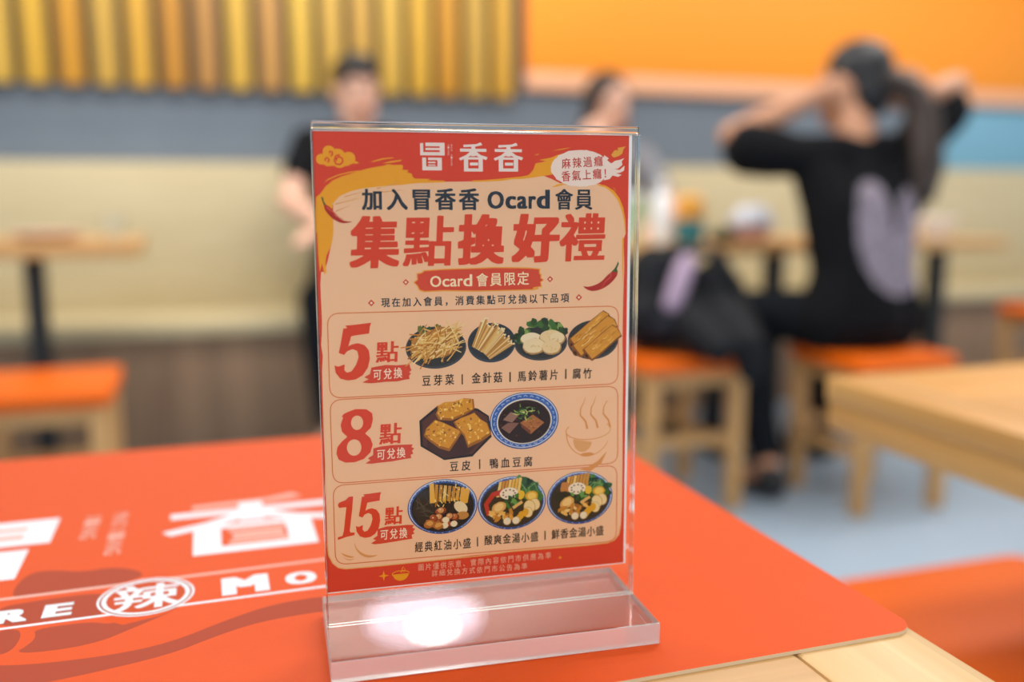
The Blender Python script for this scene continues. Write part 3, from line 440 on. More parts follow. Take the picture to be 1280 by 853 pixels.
def person(label, o, J, skin, shirt, trousers, shoe, hair, hairfn, k=1.0, sleeve=.55, loose=0):
    """J: joints in room coordinates; o: the ground or seat point"""
    o = V(o); P = {a: V(b) - o for a, b in J.items() if a not in ('face', 'palms')}
    t = thing('person', label, 'person', o)
    pel, nk, hd = P['pelvis'], P['neck'], P['head']
    F = V(J['face']).normalized(); U = (hd - nk).normalized() * .35 + V((0, 0, 1)) * .65; U = (U - F * U.dot(F)).normalized(); Rt = F.cross(U).normalized()
    B = Matrix((Rt, F, U)).transposed()
    chest = pel.lerp(nk, .62); belly = pel.lerp(nk, .25)
    ax = (P['shR'] - P['shL']).normalized(); fr = V((0, 0, 1)).cross(ax).normalized()
    Bt = Matrix((ax, fr, ax.cross(fr))).transposed()
    hw = lambda r, dx, c: (c + ax * dx, r)
    def torso(g):
        ch = [[(P['shL'], .056 * k + g), (nk - V((0, 0, .03)) * k, .056 * k + g), (P['shR'], .056 * k + g)],
              [(pel, .105 * k + g), (belly, .10 * k + g), (chest, .10 * k + g), (nk - V((0, 0, .07)) * k, .075 * k + g)]]
        for s_, sh, hp in ((-1, 'shL', 'hipL'), (1, 'shR', 'hipR')):
            ch.append([(P[hp], .095 * k + g), (belly + ax * s_ * .05 * k, .09 * k + g), (chest + ax * s_ * .075 * k, .088 * k + g), (P[sh].lerp(nk, .25) - V((0, 0, .03)) * k, .06 * k + g)])
        return ch
    body = torso(-.006)
    body.append([(nk - V((0, 0, .05)), .062 * k), (nk.lerp(hd, .5), .054 * k), (hd - F * .02 * k - U * .03 * k, .06 * k)])
    # head: skull, face, jaw, nose, brow, ears
    balls = [(hd + U * .025 * k - F * .012 * k, (.076 * k, .096 * k, .092 * k), 20, B), (hd + F * .022 * k - U * .028 * k, (.062 * k, .066 * k, .088 * k), 20, B),
             (hd + F * .055 * k - U * .092 * k, (.03 * k, .026 * k, .024 * k), 14, B)]
    body.append([(hd + F * .086 * k + U * .008 * k, .009 * k), (hd + F * .103 * k - U * .03 * k, .0125 * k)])
    for s_ in (-1, 1):
        balls.append((hd + Rt * s_ * .012 * k + F * .092 * k - U * .033 * k, (.009 * k,) * 3, 10))
        balls.append((hd + Rt * s_ * .077 * k - F * .01 * k - U * .012 * k, (.010 * k, .020 * k, .032 * k), 12, B))
        body.append([(hd + Rt * s_ * .038 * k + F * .055 * k - U * .078 * k, .018 * k), (hd + Rt * s_ * .052 * k - F * .005 * k - U * .05 * k, .018 * k), (hd + F * .066 * k - U * .092 * k, .018 * k)])
        body.append([(hd + Rt * s_ * .012 * k + F * .082 * k + U * .026 * k, .010 * k), (hd + Rt * s_ * .05 * k + F * .066 * k + U * .024 * k, .010 * k)])
    for i, s_ in enumerate('LR'):
        sh, el, wr = P['sh' + s_], P['el' + s_], P['wr' + s_]
        body.append([(sh, .05 * k), (sh.lerp(el, .4), .046 * k), (el, .037 * k), (el.lerp(wr, .35), .038 * k), (wr, .026 * k)])
        d, n, side, curl = J['palms'][i]
        d = V(d) if d else (wr - el)
        body += hand_chains(wr, d, n, side, curl, k)
        hp, kn, an = P['hip' + s_], P['kn' + s_], P['an' + s_]
        body.append([(hp, .078 * k), (hp.lerp(kn, .5), .066 * k), (kn, .052 * k), (kn.lerp(an, .35), .05 * k), (an, .034 * k)])
        toe = P['toe' + s_]
        body.append([(an, .034 * k), (an.lerp(toe, .35) - V((0, 0, .02)), .034 * k), (toe, .026 * k)])
    blob('body', body, skin, t, .0055, 5, balls)
    # eyes, brows, lips
    for s_ in (-1, 1):
        e = hd + Rt * s_ * .032 * k + F * .072 * k + U * .006 * k
        ev = MB().ball(e, (.0135 * k, .010 * k, .008 * k), 14, B).build('eye', M_eye, t)
        MB().ball(e + F * .0065 * k, (.006 * k, .004 * k, .006 * k), 12, B).build('iris', M_hair_black, ev)
        MB().tube(hd + Rt * s_ * .016 * k + F * .090 * k + U * .03 * k, hd + Rt * s_ * .052 * k + F * .074 * k + U * .028 * k, .0045 * k, .003 * k, 8).build('eyebrow', M_hair_black, t)
    MB().ball(hd + F * .084 * k - U * .062 * k, (.024 * k, .008 * k, .008 * k), 14, B).build('lips', M_lip, t)
    # clothes
    sl = []
    for s_ in 'LR':
        sh, el = P['sh' + s_], P['el' + s_]
        dn = V((0, 0, -loose)); sl.append([(sh, .062 * k), (sh.lerp(el, sleeve * .6) + dn * .6, .064 * k + loose * .6), (sh.lerp(el, sleeve) + dn, .060 * k + loose)])
    tors = torso(.008)
    shirt_o = blob('shirt', tors + sl, shirt, t, .007, 5)
    tr = [[(P['hipL'], .102 * k), (P['hipR'], .102 * k)], [(pel, .108 * k), (pel + V((0, 0, .05)), .10 * k)]]
    for s_ in 'LR':
        hp, kn, an = P['hip' + s_], P['kn' + s_], P['an' + s_]
        tr.append([(hp, .09 * k), (hp.lerp(kn, .5), .08 * k), (kn, .066 * k), (kn.lerp(an, .4), .062 * k), (kn.lerp(an, .9), .05 * k)])
    blob('trousers', tr, trousers, t, .007, 5)
    for s_ in 'LR':
        an, toe = P['an' + s_], P['toe' + s_]; gz = -o.z + .0
        h_ = V((an.x, an.y, 0)) - (V((toe.x, toe.y, 0)) - V((an.x, an.y, 0))).normalized() * .03
        sh_ = blob('shoe', [[(V((h_.x, h_.y, toe.z + .008)), .038), (V((toe.x, toe.y, toe.z)), .036)], [(an + V((0, 0, -.01)), .042), (V((h_.x, h_.y, toe.z + .02)), .04)]], shoe, t, .006, 3)
    hairfn(t, hd, F, U, Rt, B, k, P)
    return t, shirt_o, o
M_skin = mat('skin_warm', '#c08a6a', .5); M_skin2 = mat('skin_fair', '#dcac94', .5); M_lip = mat('lips', '#a85a50', .5); M_eye = mat('eye_white', '#e8e4de', .3)
M_hair_black = mat('hair_black', '#15151a', .5); M_hair_brown = mat('hair_dark_brown', '#2e2019', .5)
M_tee = mat('black_cotton', '#0b0c10', .9, spec=.2); M_print = mat('pale_lilac_print', '#857b88', .8, var=.75, vscale=(34, 34, 34)); M_navy = mat('navy_trousers', '#0a1119', .9, spec=.2)
M_greytee = mat('grey_cotton', '#85878e', .85); M_shoe = mat('black_shoe', '#14161a', .5); M_jeans = mat('dark_grey_trousers', '#15181d', .9, spec=.2)

def hair_cap(t, hd, F, U, Rt, B, k, m, extra=(), balls=(), low=.0):
    bl = [(hd + U * .042 * k - F * .024 * k, (.088 * k, .098 * k, .088 * k), 20, B), (hd - F * .06 * k - U * .015 * k, (.076 * k, .052 * k, .085 * k), 18, B)]
    return blob('hair', list(extra), m, t, .006, 3, bl + list(balls))
def hair_A(t, hd, F, U, Rt, B, k, P):
    h = hair_cap(t, hd, F, U, Rt, B, k, M_hair_black)
    o = P['o'] if 'o' in P else V((0, 0, 0))
    g = lambda x, y, z: V((x, y, z)) - o0
    o0 = V((1.967, 2.385, .45))
    ch = [[(hd - F * .085 * k + U * .01 * k, .05), (g(2.12, 2.455, 1.275), .042), (g(2.15, 2.43, 1.20), .052), (g(2.14, 2.40, 1.08), .052), (g(2.125, 2.385, .98), .036), (g(2.11, 2.385, .90), .014)]]
    for q in range(5):
        dx = -.035 + .0175 * q; ch.append([(g(2.15 + dx, 2.425, 1.2), .02), (g(2.14 + dx * 1.2, 2.385, 1.05), .018), (g(2.12 + dx, 2.375, .93 + .02 * (q % 2)), .006)])
    blob('ponytail', ch, M_hair_brown, t, .006, 3)
tA, shA, oA = person('person in black T-shirt with pale back print, arms raised tying up long hair', (1.967, 2.385, .45), dict(
    pelvis=(1.955, 2.41, .575), neck=(1.965, 2.51, 1.115), head=(1.985, 2.575, 1.30), face=(-.5, .86, -.05),
    shL=(1.78, 2.54, 1.075), elL=(1.60, 2.65, 1.14), wrL=(1.885, 2.56, 1.285), shR=(2.16, 2.51, 1.085), elR=(2.39, 2.56, 1.315), wrR=(2.20, 2.47, 1.275),
    hipL=(1.85, 2.43, .57), hipR=(2.06, 2.43, .57), knL=(1.74, 2.80, .56), knR=(2.12, 2.84, .56), anL=(1.665, 2.46, .10), anR=(2.12, 2.80, .10), toeL=(1.63, 2.60, .04), toeR=(2.12, 2.98, .04),
    palms=[(( .6, -.45, -.1), (.5, .7, 0), (0, 0, 1), 30), ((-.8, -.2, -.05), (0, .9, 0), (0, 0, 1), 50)]),
    M_skin, [M_tee, M_print], M_navy, M_shoe, M_hair_black, hair_A, 1.1, .72, .022)
# the print lies on the back of the shirt
for p in shA.data.polygons:
    c = p.center; X, Z = c.x - .02, c.z
    if p.normal.y < -.15:
        lobe = lambda cx, cz, rx, rz: ((X - cx) / rx) ** 2 + ((Z - cz) / rz) ** 2 < 1
        if lobe(-.055, .40, .06, .15) or lobe(.085, .40, .06, .13) or lobe(.02, .30, .11, .10): p.material_index = 1

def hair_short(t, hd, F, U, Rt, B, k, P):
    hair_cap(t, hd, F, U, Rt, B, k, M_hair_black, balls=[(hd + U * .085 * k + F * .03 * k, (.075 * k, .07 * k, .04 * k), 16, B)])
person('person in a black T-shirt with short black hair sitting on the bench behind the sign', (.58, 3.80, .49), dict(
    pelvis=(.58, 3.83, .61), neck=(.585, 3.76, 1.20), head=(.588, 3.71, 1.355), face=(.1, -1, -.22),
    shR=(.40, 3.73, 1.145), elR=(.305, 3.60, .93), wrR=(.44, 3.38, .83), shL=(.77, 3.73, 1.145), elL=(.86, 3.58, .93), wrL=(.72, 3.37, .83),
    hipR=(.49, 3.79, .59), hipL=(.67, 3.79, .59), knR=(.375, 3.38, .58), knL=(.80, 3.38, .58), anR=(.40, 3.36, .10), anL=(.78, 3.36, .10), toeR=(.37, 3.20, .04), toeL=(.82, 3.20, .04),
    palms=[((-.7, -.5, .0), (0, 0, -1), (.3, -1, 0), 12), ((.7, -.5, .0), (0, 0, -1), (-.3, -1, 0), 12)][::-1]),
    M_skin2, M_tee, M_jeans, M_shoe, M_hair_black, hair_short, 1.08, .5)
def hair_B(t, hd, F, U, Rt, B, k, P):
    ex = []
    for s_ in (-1, 1):
        ex.append([(hd + Rt * s_ * .075 * k + U * .03 * k, .03 * k), (hd + Rt * s_ * .085 * k - F * .02 * k - U * .08 * k, .032 * k), (hd + Rt * s_ * .10 * k - F * .03 * k - U * .2 * k, .03 * k), (hd + Rt * s_ * .10 * k - F * .01 * k - U * .3 * k, .012 * k)])
    hair_cap(t, hd, F, U, Rt, B, k, M_hair_brown, ex)
person('person with long dark hair facing us over the sign, hand raised to the chin', (1.60, 3.80, .49), dict(
    pelvis=(1.60, 3.82, .60), neck=(1.60, 3.66, 1.165), head=(1.60, 3.60, 1.325), face=(.25, -1, -.15),
    shR=(1.44, 3.64, 1.105), elR=(1.36, 3.40, .85), wrR=(1.43, 3.42, 1.14), shL=(1.77, 3.64, 1.105), elL=(1.84, 3.46, .86), wrL=(1.66, 3.28, .83),
    hipR=(1.52, 3.78, .58), hipL=(1.69, 3.78, .58), knR=(1.50, 3.40, .56), knL=(1.71, 3.40, .56), anR=(1.50, 3.38, .10), anL=(1.70, 3.38, .10), toeR=(1.49, 3.22, .04), toeL=(1.72, 3.22, .04),
    palms=[((-.8, -.6, 0), (0, 0, -1), (-.2, -1, 0), 12), ((.25, .15, .9), (.5, .3, -.1), (.5, -.4, .3), 35)]),
    M_skin2, M_greytee, M_jeans, M_shoe, M_hair_brown, hair_B, 1.0, .5)

# ---------------------------------------------------------------- bag and table ware at the back
bag = thing('backpack', 'black backpack with a pale lilac patch slumped on an orange stool', 'bag', (1.385, 2.57, .48))
blob('bag_body', [[(V((.10, -.12, .10)), .085), (V((.10, -.255, .05)), .05), (V((.10, -.268, -.02)), .045)], [(V((-.02, -.14, .09)), .07), (V((.0, -.25, .04)), .045)], [(V((-.10, 0, .10)), .095), (V((.12, -.03, .10)), .10)], [(V((-.09, .02, .10)), .10), (V((-.06, .04, .24)), .085), (V((.0, .03, .27)), .06)], [(V((.12, -.03, .1)), .10), (V((.11, -.02, .20)), .075)]], mat('black_nylon', '#0d1016', .7, spec=.25, bump=.3, bscale=120), bag, .008, 4)
blob('front_pocket', [[(V((-.11, -.10, .08)), .03), (V((.06, -.135, .08)), .03)], [(V((-.10, -.10, .08)), .03), (V((-.06, -.09, .15)), .025)]], mat('navy_nylon', '#10141f', .7, spec=.25), bag, .006, 3)
blob('lilac_patch', [[(V((-.075, -.105, .155)), .028), (V((-.04, -.085, .22)), .032), (V((-.005, -.06, .275)), .03)]], mat('lilac_fabric', '#a58fa8', .7), bag, .006, 3)
mb = MB()
pts = [V((.02, -.02, .32)), V((.10, -.06, .30)), V((.16, -.10, .20)), V((.19, -.11, .09))]
for p, q in zip(pts, pts[1:]): mb.tube(p, q, .014, .014, 10); mb.ball(p, .014, 10)
mb.build('strap', M_black, bag)
def cup(name, label, cat, x, y, prof, m, extra=None, z=.79):
    t = thing(name, label, cat, (x, y, z)); MB().lathe(prof).build('cup_body' if 'cup' in name else 'vessel', m, t)
    return t
M_green = mat('pale_green_plastic', '#a9cfae', .35); M_white = mat('white_ceramic', '#eceff2', .2); M_teal = mat('teal_glaze', '#1f6f78', .3); M_amber = mat('amber_lid', '#e0a03c', .4)
M_frost = mat('frosted_plastic', '#c9ccd6', .25, spec=.7); M_pink = mat('pink_food', '#d0a096', .6); M_pinkplate = mat('pale_pink_plate', '#dfb8a4', .35); M_veg = mat('leaf_green', '#58683a', .6)
t = cup('paper_cup', 'tall pale green paper cup beside the right edge of the sign', 'cup', 1.40, 2.95, [(0, 0), (.032, 0), (.044, .15), (.046, .155), (.046, .16), (.042, .16), (.03, .01), (0, .01)], M_green)
MB().lathe([(.047, .155), (.047, .165), (.040, .172), (0, .172)]).build('lid', M_white, t)
t = cup('drink_bottle', 'white drink bottle standing between the green cup and the teal jar', 'bottle', 1.505, 2.93, [(0, 0), (.034, 0), (.036, .01), (.036, .13), (.02, .17), (.016, .175), (.016, .195), (0, .195)], M_white)
MB().lathe([(0, .195), (.018, .195), (.018, .215), (0, .215)]).build('bottle_cap', M_white, t)
t = cup('sauce_jar', 'teal jar with an amber top on the table right of the sign', 'jar', 1.60, 2.90, [(0, 0), (.046, 0), (.05, .01), (.05, .07), (.045, .08), (0, .08)], M_teal)
MB().lathe([(0, .081), (.047, .081), (.05, .09), (.047, .15), (.03, .165), (0, .165)]).build('lid', M_amber, t)
t = cup('side_dish', 'small dark dish with green leaves between the teal jar and the frosted bowl', 'dish', 1.71, 2.87, [(0, 0), (.03, 0), (.055, .03), (.052, .033), (.028, .008), (0, .008)], M_black)
mb = MB(); rnd = random.Random(4)
for i in range(10): mb.ball((rnd.uniform(-.03, .03), rnd.uniform(-.03, .03), .03 + rnd.uniform(0, .02)), (.016, .012, .006), 10, Euler((rnd.random(), rnd.random(), rnd.random() * 3)).to_matrix())
mb.build('leaves', M_veg, t)
t = cup('takeaway_bowl', 'frosted takeaway bowl with a domed lid and pink food beside the black shirt', 'bowl', 1.845, 2.90, [(0, 0), (.05, 0), (.078, .055), (.078, .06), (.074, .06), (.047, .005), (0, .005)], M_pink)
MB().lathe([(.082, .06), (.082, .066), (.076, .09), (.05, .125), (0, .135)]).build('lid', M_frost, t)
for lb, x_, y_ in (('pale pink plate at the left end of the left table', -.72, 3.24), ('pale pink plate in the middle of the left table', -.47, 3.26)):
    t = cup('plate', lb, 'plate', x_, y_, [(0, 0), (.06, 0), (.11, .022), (.112, .026), (.108, .026), (.058, .006), (0, .006)], M_pinkplate, z=.815)
t = cup('drinking_glass', 'small clear tumbler near the right end of the left table', 'glass', -.27, 3.2, [(0, 0), (.03, 0), (.036, .085), (.034, .085), (.028, .005), (0, .005)], M_acr, z=.815)
t = cup('noodle_bowl', 'white bowl on the far right table beyond the black shirt', 'bowl', 2.68, 2.93, [(0, 0), (.035, 0), (.037, .012), (.085, .075), (.088, .08), (.084, .08), (.03, .018), (0, .018)], M_white)
MB().lathe([(0, .06), (.068, .06), (.0, .072)]).build('noodles', M_frost, t)

# pendant lamp whose glow shows in the acrylic foot
p = thing('pendant_lamp', 'round white dome pendant lamp over the bench tables, seen mirrored in the acrylic foot', 'lamp', (.685, 3.1, 2.075))
MB().lathe([(.215, -.005), (.225, -.005), (.222, .03), (.18, .09), (.11, .13), (.03, .15), (0, .15)]).build('lamp_shade', M_white, p)
MB().lathe([(0, -.022), (.195, -.022), (.205, -.018), (.205, -.006), (0, -.006)]).build('diffuser', emit('diffuser_glow', '#f6f2ff', 5), p)
MB().lathe([(0, -.05), (.04, -.048), (.07, -.035), (.072, -.023), (0, -.023)], (.0, -.13, 0)).build('bulb', emit('bulb_glow', '#fff8f0', 40), p)
MB().tube((0, 0, .15), (0, 0, .88), .004, None, 8).build('cord', M_black, p)

# ---------------------------------------------------------------- orange mat with its white lettering
MX, MY = .327, .349      # its front right corner
def rrect(x0, x1, y0, y1, r, n=8):
    out = []
    for cx, cy, a0 in ((x1 - r, y0 + r, -90), (x1 - r, y1 - r, 0), (x0 + r, y1 - r, 90), (x0 + r, y0 + r, 180)):
        for i in range(n + 1): a = R(a0 + 90 * i / n); out.append((cx + r * math.cos(a), cy + r * math.sin(a)))
    return out
mm_ = MB().prism(rrect(-.735, 0, 0, .469, .013), -.0019, 0)
mat_o = mm_.build('table_mat', [M_mat, M_matedge], None, smooth=False)
for pz in mat_o.data.polygons: pz.material_index = 0 if pz.normal.z > .5 else 1
mat_o.location = (MX, MY, .75); tag(mat_o, 'orange leatherette mat with white lettering laid over the near table', 'mat')
DK = '#a8432a'; WH = '#dfe5ec'; PK = '#e2aa9c'
Ink.layer = 0
def chaikin(p, n=2):
    for _ in range(n): p = [z for a, c in zip(p, list(p[1:]) + [p[0]]) for z in ((a[0] * .75 + c[0] * .25, a[1] * .75 + c[1] * .25), (a[0] * .25 + c[0] * .75, a[1] * .25 + c[1] * .75))]
    return p
q = Ink()
for f in DM['fl'][:5]: q.poly(chaikin(f), DK)
q.poly(DM['fl'][5], '#d94e13'); q.build('flame_pattern', M_matink, mat_o)
q = Ink(); Ink.layer = 20
q.poly([(-700, 174.2), (-90, 181.6), (-90, 185.2), (-700, 177.8)], PK); q.poly([(-700, 138.0), (-90, 142.8), (-90, 145.4), (-700, 140.6)], WH)
q.build('lettering_rule', M_matink, mat_o)
q = Ink(); Ink.layer = 30
def logo_mao(q, cx, cy, w, h, col, col2=None):
    X = lambda a: cx + (a - .5) * w; Y = lambda a: cy + (.5 - a) * h
    r = lambda a, b, c_, d: q.poly([(X(a), Y(c_)), (X(b), Y(c_)), (X(b), Y(d)), (X(a), Y(d))], col)
    r(0, .13, .02, .46); r(0, 1, .34, .46); r(.80, 1, .0, .46); r(.22, 1, .0, .13); r(.22, .82, .19, .27)
    r(.08, .24, .54, 1); r(.08, .88, .86, 1); r(.70, .88, .54, 1); r(.32, .88, .54, .63); r(.32, .62, .685, .74); r(.32, .62, .79, .83)
    if col2:
        for a, b in ((.13, .19), (.27, .34)): q.poly([(X(.22), Y(a)), (X(.8), Y(a)), (X(.8), Y(b)), (X(.22), Y(b))], col2)
        for a, b in ((.63, .685), (.74, .79), (.83, .86)): q.poly([(X(.32), Y(a)), (X(.66), Y(a)), (X(.66), Y(b)), (X(.32), Y(b))], col2)
def logo_xiang(q, cx, cy, w, h, col, col2=None):
    P_ = lambda *a: q.poly([(cx + (x - .5) * w, cy + (.5 - y) * h) for x, y in a], col)
    P2 = lambda *a: q.poly([(cx + (x - .5) * w, cy + (.5 - y) * h) for x, y in a], col2)
    (P2 if col2 else P_)((.16, .07), (.60, .045), (.76, -.02), (.82, .075), (.62, .125), (.16, .155))
    P_((.04, .205), (.96, .205), (.96, .31), (.04, .31)); P_((.43, .09), (.57, .09), (.57, .47), (.43, .47))
    P_((.40, .30), (.53, .30), (.44, .43), (.30, .51), (.05, .62), (.0, .54), (.24, .43)); P_((.60, .30), (.47, .30), (.56, .43), (.70, .50), (.95, .60), (1.0, .50), (.76, .42))
    P_((.17, .52), (.32, .50), (.32, 1.0), (.17, 1.0)); P_((.68, .50), (.83, .52), (.83, 1.0), (.68, 1.0)); P_((.17, .89), (.83, .89), (.83, 1.0), (.17, 1.0)); P_((.30, .50), (.70, .50), (.70, .58), (.30, .58))
    (P2 if col2 else P_)((.38, .685), (.66, .685), (.66, .79), (.38, .79))
    if col2: P2((.36, .60), (.68, .60), (.68, .66), (.36, .66)); P2((.36, .81), (.68, .81), (.68, .87), (.36, .87))
logo_mao(q, -470, 257, 86, 101, WH, PK); q.build('logo_character', M_matink, mat_o)
for cx in (-306, -146):
    q = Ink(); Ink.layer = 30
    logo_xiang(q, cx, 261, 112, 101, WH, PK)
    q.build('logo_character', M_matink, mat_o)
q = Ink(); Ink.layer = 30
for s_, x0 in (('XIANG', -406), ('MAO XIANG', -389)):
    y = 305
    for ch in s_:
        if ch == ' ': y -= 5; continue
        q.glyph(ch, x0, y - 4, 7.6, 9.5, PK, .01, rot=R(-90), fit=True); y -= 9.1
q.build('small_lettering', M_matink, mat_o)
for ch, x, y, w, h in (('M', -507, 158, 23, 23), ('O', -474, 156, 16, 16), ('R', -430, 155.5, 16, 16), ('E', -408.5, 156, 14, 16), ('M', -315, 159, 25, 23.5), ('O', -285, 158.5, 17, 17), ('R', -254, 158.5, 16, 16), ('E', -230, 158.5, 14, 16)):
    q = Ink(); Ink.layer = 30; q.glyph(ch, x, y, w, h, WH, .04, wx=.07, fit=True); q.build('letter', M_matink, mat_o)
q = Ink(); Ink.layer = 40
q.ell(-366, 159.5, 24.5, 24.5, WH, 48); q.ell(-366, 159.5, 23.2, 23.2, DK, 48); q.ell(-366, 159.5, 22.2, 22.2, WH, 48); q.ell(-366, 159.5, 19.8, 19.8, '#c24a22', 48)
q.glyph('辣', -366, 159.5, 31, 31, WH, .012, wx=.022)
q.build('round_emblem', M_matink, mat_o)

# ---------------------------------------------------------------- acrylic sign holder
YAW = R(-3.93); SL = (.1205, .4145, .75)
h = thing('sign_holder', 'clear acrylic upright sign holder with a thick block foot on the orange mat', 'sign holder', SL, YAW)
MB().box(-.0752, .0794, -.0348, .0349, .0003, .0110, .0005, 3).build('foot_block', [M_acr, M_acredge], h, False)
for pz in h.children[0].data.polygons: pz.material_index = 1 if abs(pz.normal.z) < .8 else 0
tl = .011
def tilted(mb):
    bmesh.ops.rotate(mb.bm, verts=mb.bm.verts, cent=(0, 0, .0115), matrix=Matrix.Rotation(-tl, 3, 'X')); return mb
tilted(MB().box(-.0739, .0773, -.0021, -.0009, .0114, .2405, 0)).build('front_sheet', M_sheet, h, False)
tilted(MB().box(-.0739, .0773, .0006, .0018, .0114, .2405, 0)).build('back_sheet', M_sheet, h, False)
tilted(MB().box(-.0745, .0779, -.0022, .0020, .2409, .2444, .0009, 3)).build('top_fold', M_acr, h, False)
tilted(MB().box(.0774, .0784, -.0021, .0018, .0114, .2406, .0002, 1)).build('side_edge', M_acr, h, False)
tilted(MB().box(-.0747, -.0740, -.0021, .0018, .0114, .2406, .0002, 1)).build('side_edge', M_acr, h, False)

# ---------------------------------------------------------------- the poster
po = thing('poster', 'red and peach printed menu poster standing inside the clear acrylic holder', 'poster', (0, 0, 0))
ux = V((math.cos(YAW), math.sin(YAW), 0)); uy = V((-math.sin(YAW), math.cos(YAW), 0)); PB = .0278
po.location = V(SL) + V((0, 0, PB)) + uy * (math.tan(tl) * (PB - .0115) - .0003); po.rotation_euler = (R(90) - tl, 0, YAW)
MB().box(-.0741, .0747, -.0003, .2127, -.0003, 0).build('paper_sheet', M_paper, po, False)
RED = '#de4026'; PEACH = '#f6c298'; GOLD = '#f2a21a'; NAVY = '#26303c'; TIT = '#de4122'; CREAM = '#fbe6cc'
OX = 74
def I(layer): Ink.layer = layer; return Ink(OX, 0)
q = I(0); q.poly([(0, 0.2), (147.6, 0.2), (147.2, 212.4), (0, 212.4)], RED)
q.poly(DP['panel'], PEACH); q.poly(DP['redL'], RED)
q.stroke(DP['goldB'], .5, '#e8b066')
q.build('background_print', M_ink, po)
q = I(20); q.poly(DP['brushL'], GOLD)
for s_ in DP['strk']: q.poly(s_, GOLD)
rnd = random.Random(3)
for i in range(14):
    x = rnd.uniform(6, 36); y = 176 + x * .30 + rnd.uniform(-2, 4)
    q.stroke([(x, y), (x + rnd.uniform(5, 12), y + rnd.uniform(1, 2.6))], .28, rnd.choice(['#f7b84a', '#d9761c', '#f0c080']), .08)
q.build('brush_stroke', M_ink, po, 'golden brush strokes')
q = I(30)
for bx in DP['cloud']: q.ell(bx[0], bx[1], bx[2] / 2, bx[3] / 2, GOLD)
q.poly(DP['cloudtail'], GOLD)
for s_ in DP['cloudspir']: q.stroke(s_, .7, RED)
q.build('cloud_emblem', M_ink, po, 'golden curled cloud')
q = I(30); logo_mao(q, *DP['logo'][0], '#f3ddd0'); q.build('logo_character', M_ink, po)
for ch, bx in zip(*DP['logo2']): q = I(30); logo_xiang(q, *bx, '#f3ddd0'); q.build('logo_character', M_ink, po)
q = I(30)
for bx, s_ in zip(DP['lgsm'], ('XIANG', 'MAO XIANG')):
    n = len(s_)
    for i, ch in enumerate(s_):
        if ch != ' ': q.glyph(ch, bx[0], bx[1] + bx[3] * (.5 - (i + .5) / n), bx[3] / n * .72, bx[2] * .8, '#f0cdbb', 0, rot=R(-90), fit=True)
q.build('small_lettering', M_ink, po)
bb = DP['bub']; q = I(40); rnd = random.Random(8)
q.ell(bb[0], bb[1], bb[2] / 2, bb[3] / 2, '#f6dccb', 60, wob=.02, rnd=rnd)
q.poly(DP['splash'][0], '#f6dccb'); q.poly(DP['splash'][1], '#eaa63a')
sb = q.build('speech_bubble', M_ink, po)
q = I(50); q.text(DP['b1'], '#c8382a', .008, wx=.014, rot=R(3)); q.text(DP['b2'], '#c8382a', .008, wx=.014, rot=R(3)); q.build('bubble_lettering', M_ink, sb)
q = I(70); q.text(DP['h1'], NAVY, .018, wx=.032, fit=True); q.text(DP['h3'], NAVY, .012, wx=.026, fit=True)
bx = DP['h2']; adv = [('O', 0, .262, 1.0), ('c', .285, .455, .72), ('a', .47, .635, .72), ('r', .655, .775, .72), ('d', .785, 1.0, 1.08)]
def word(q, bx, col, wt, wx):
    for ch, a, b_, hh in adv:
        H_ = bx[3] * .92; q.glyph(ch, bx[0] + bx[2] * ((a + b_) / 2 - .5), bx[1] - bx[3] / 2 + H_ * hh / 2, bx[2] * (b_ - a), H_ * hh, col, wt, wx=wx, fit=True)
word(q, bx, NAVY, .012, .042); q.build('heading_lettering', M_ink, po)
q = I(30)
for ch, bx in zip(*DP['title']): Ink.layer = 30; wy, wx_ = {'點': (.010, .024), '禮': (.014, .028), '集': (.024, .042)}.get(ch, (.03, .05)); q.glyph(ch, *bx, TIT, wy, wx=wx_, fit=True, shear=.06, rough=.05)
q.build('title_lettering', M_ink, po, 'big red brush lettering')
q = I(30); q.poly(DP['ban'], '#eea23a'); q.poly(DP['ban2'], '#d9482f'); bn = q.build('banner', M_ink, po)
q = I(40); word(q, DP['bant'], '#fbe3b8', .008, .02); q.text(DP['bant2'], '#fbe3b8', .008, wx=.014); q.build('banner_lettering', M_ink, bn)
for bx in DP['dia']:
    q = I(30); w = max(bx[2], bx[3]) / 2
    q.poly([(bx[0] - w, bx[1]), (bx[0], bx[1] - w), (bx[0] + w, bx[1]), (bx[0], bx[1] + w)], '#d24a2c'); w *= .42
    q.poly([(bx[0] - w, bx[1]), (bx[0], bx[1] - w), (bx[0] + w, bx[1]), (bx[0], bx[1] + w)], '#f8dfc4'); q.build('diamond_mark', M_ink, po)
q = I(30); q.text(DP['sub'], NAVY, .011, wx=.02); q.build('subtitle_lettering', M_ink, po)
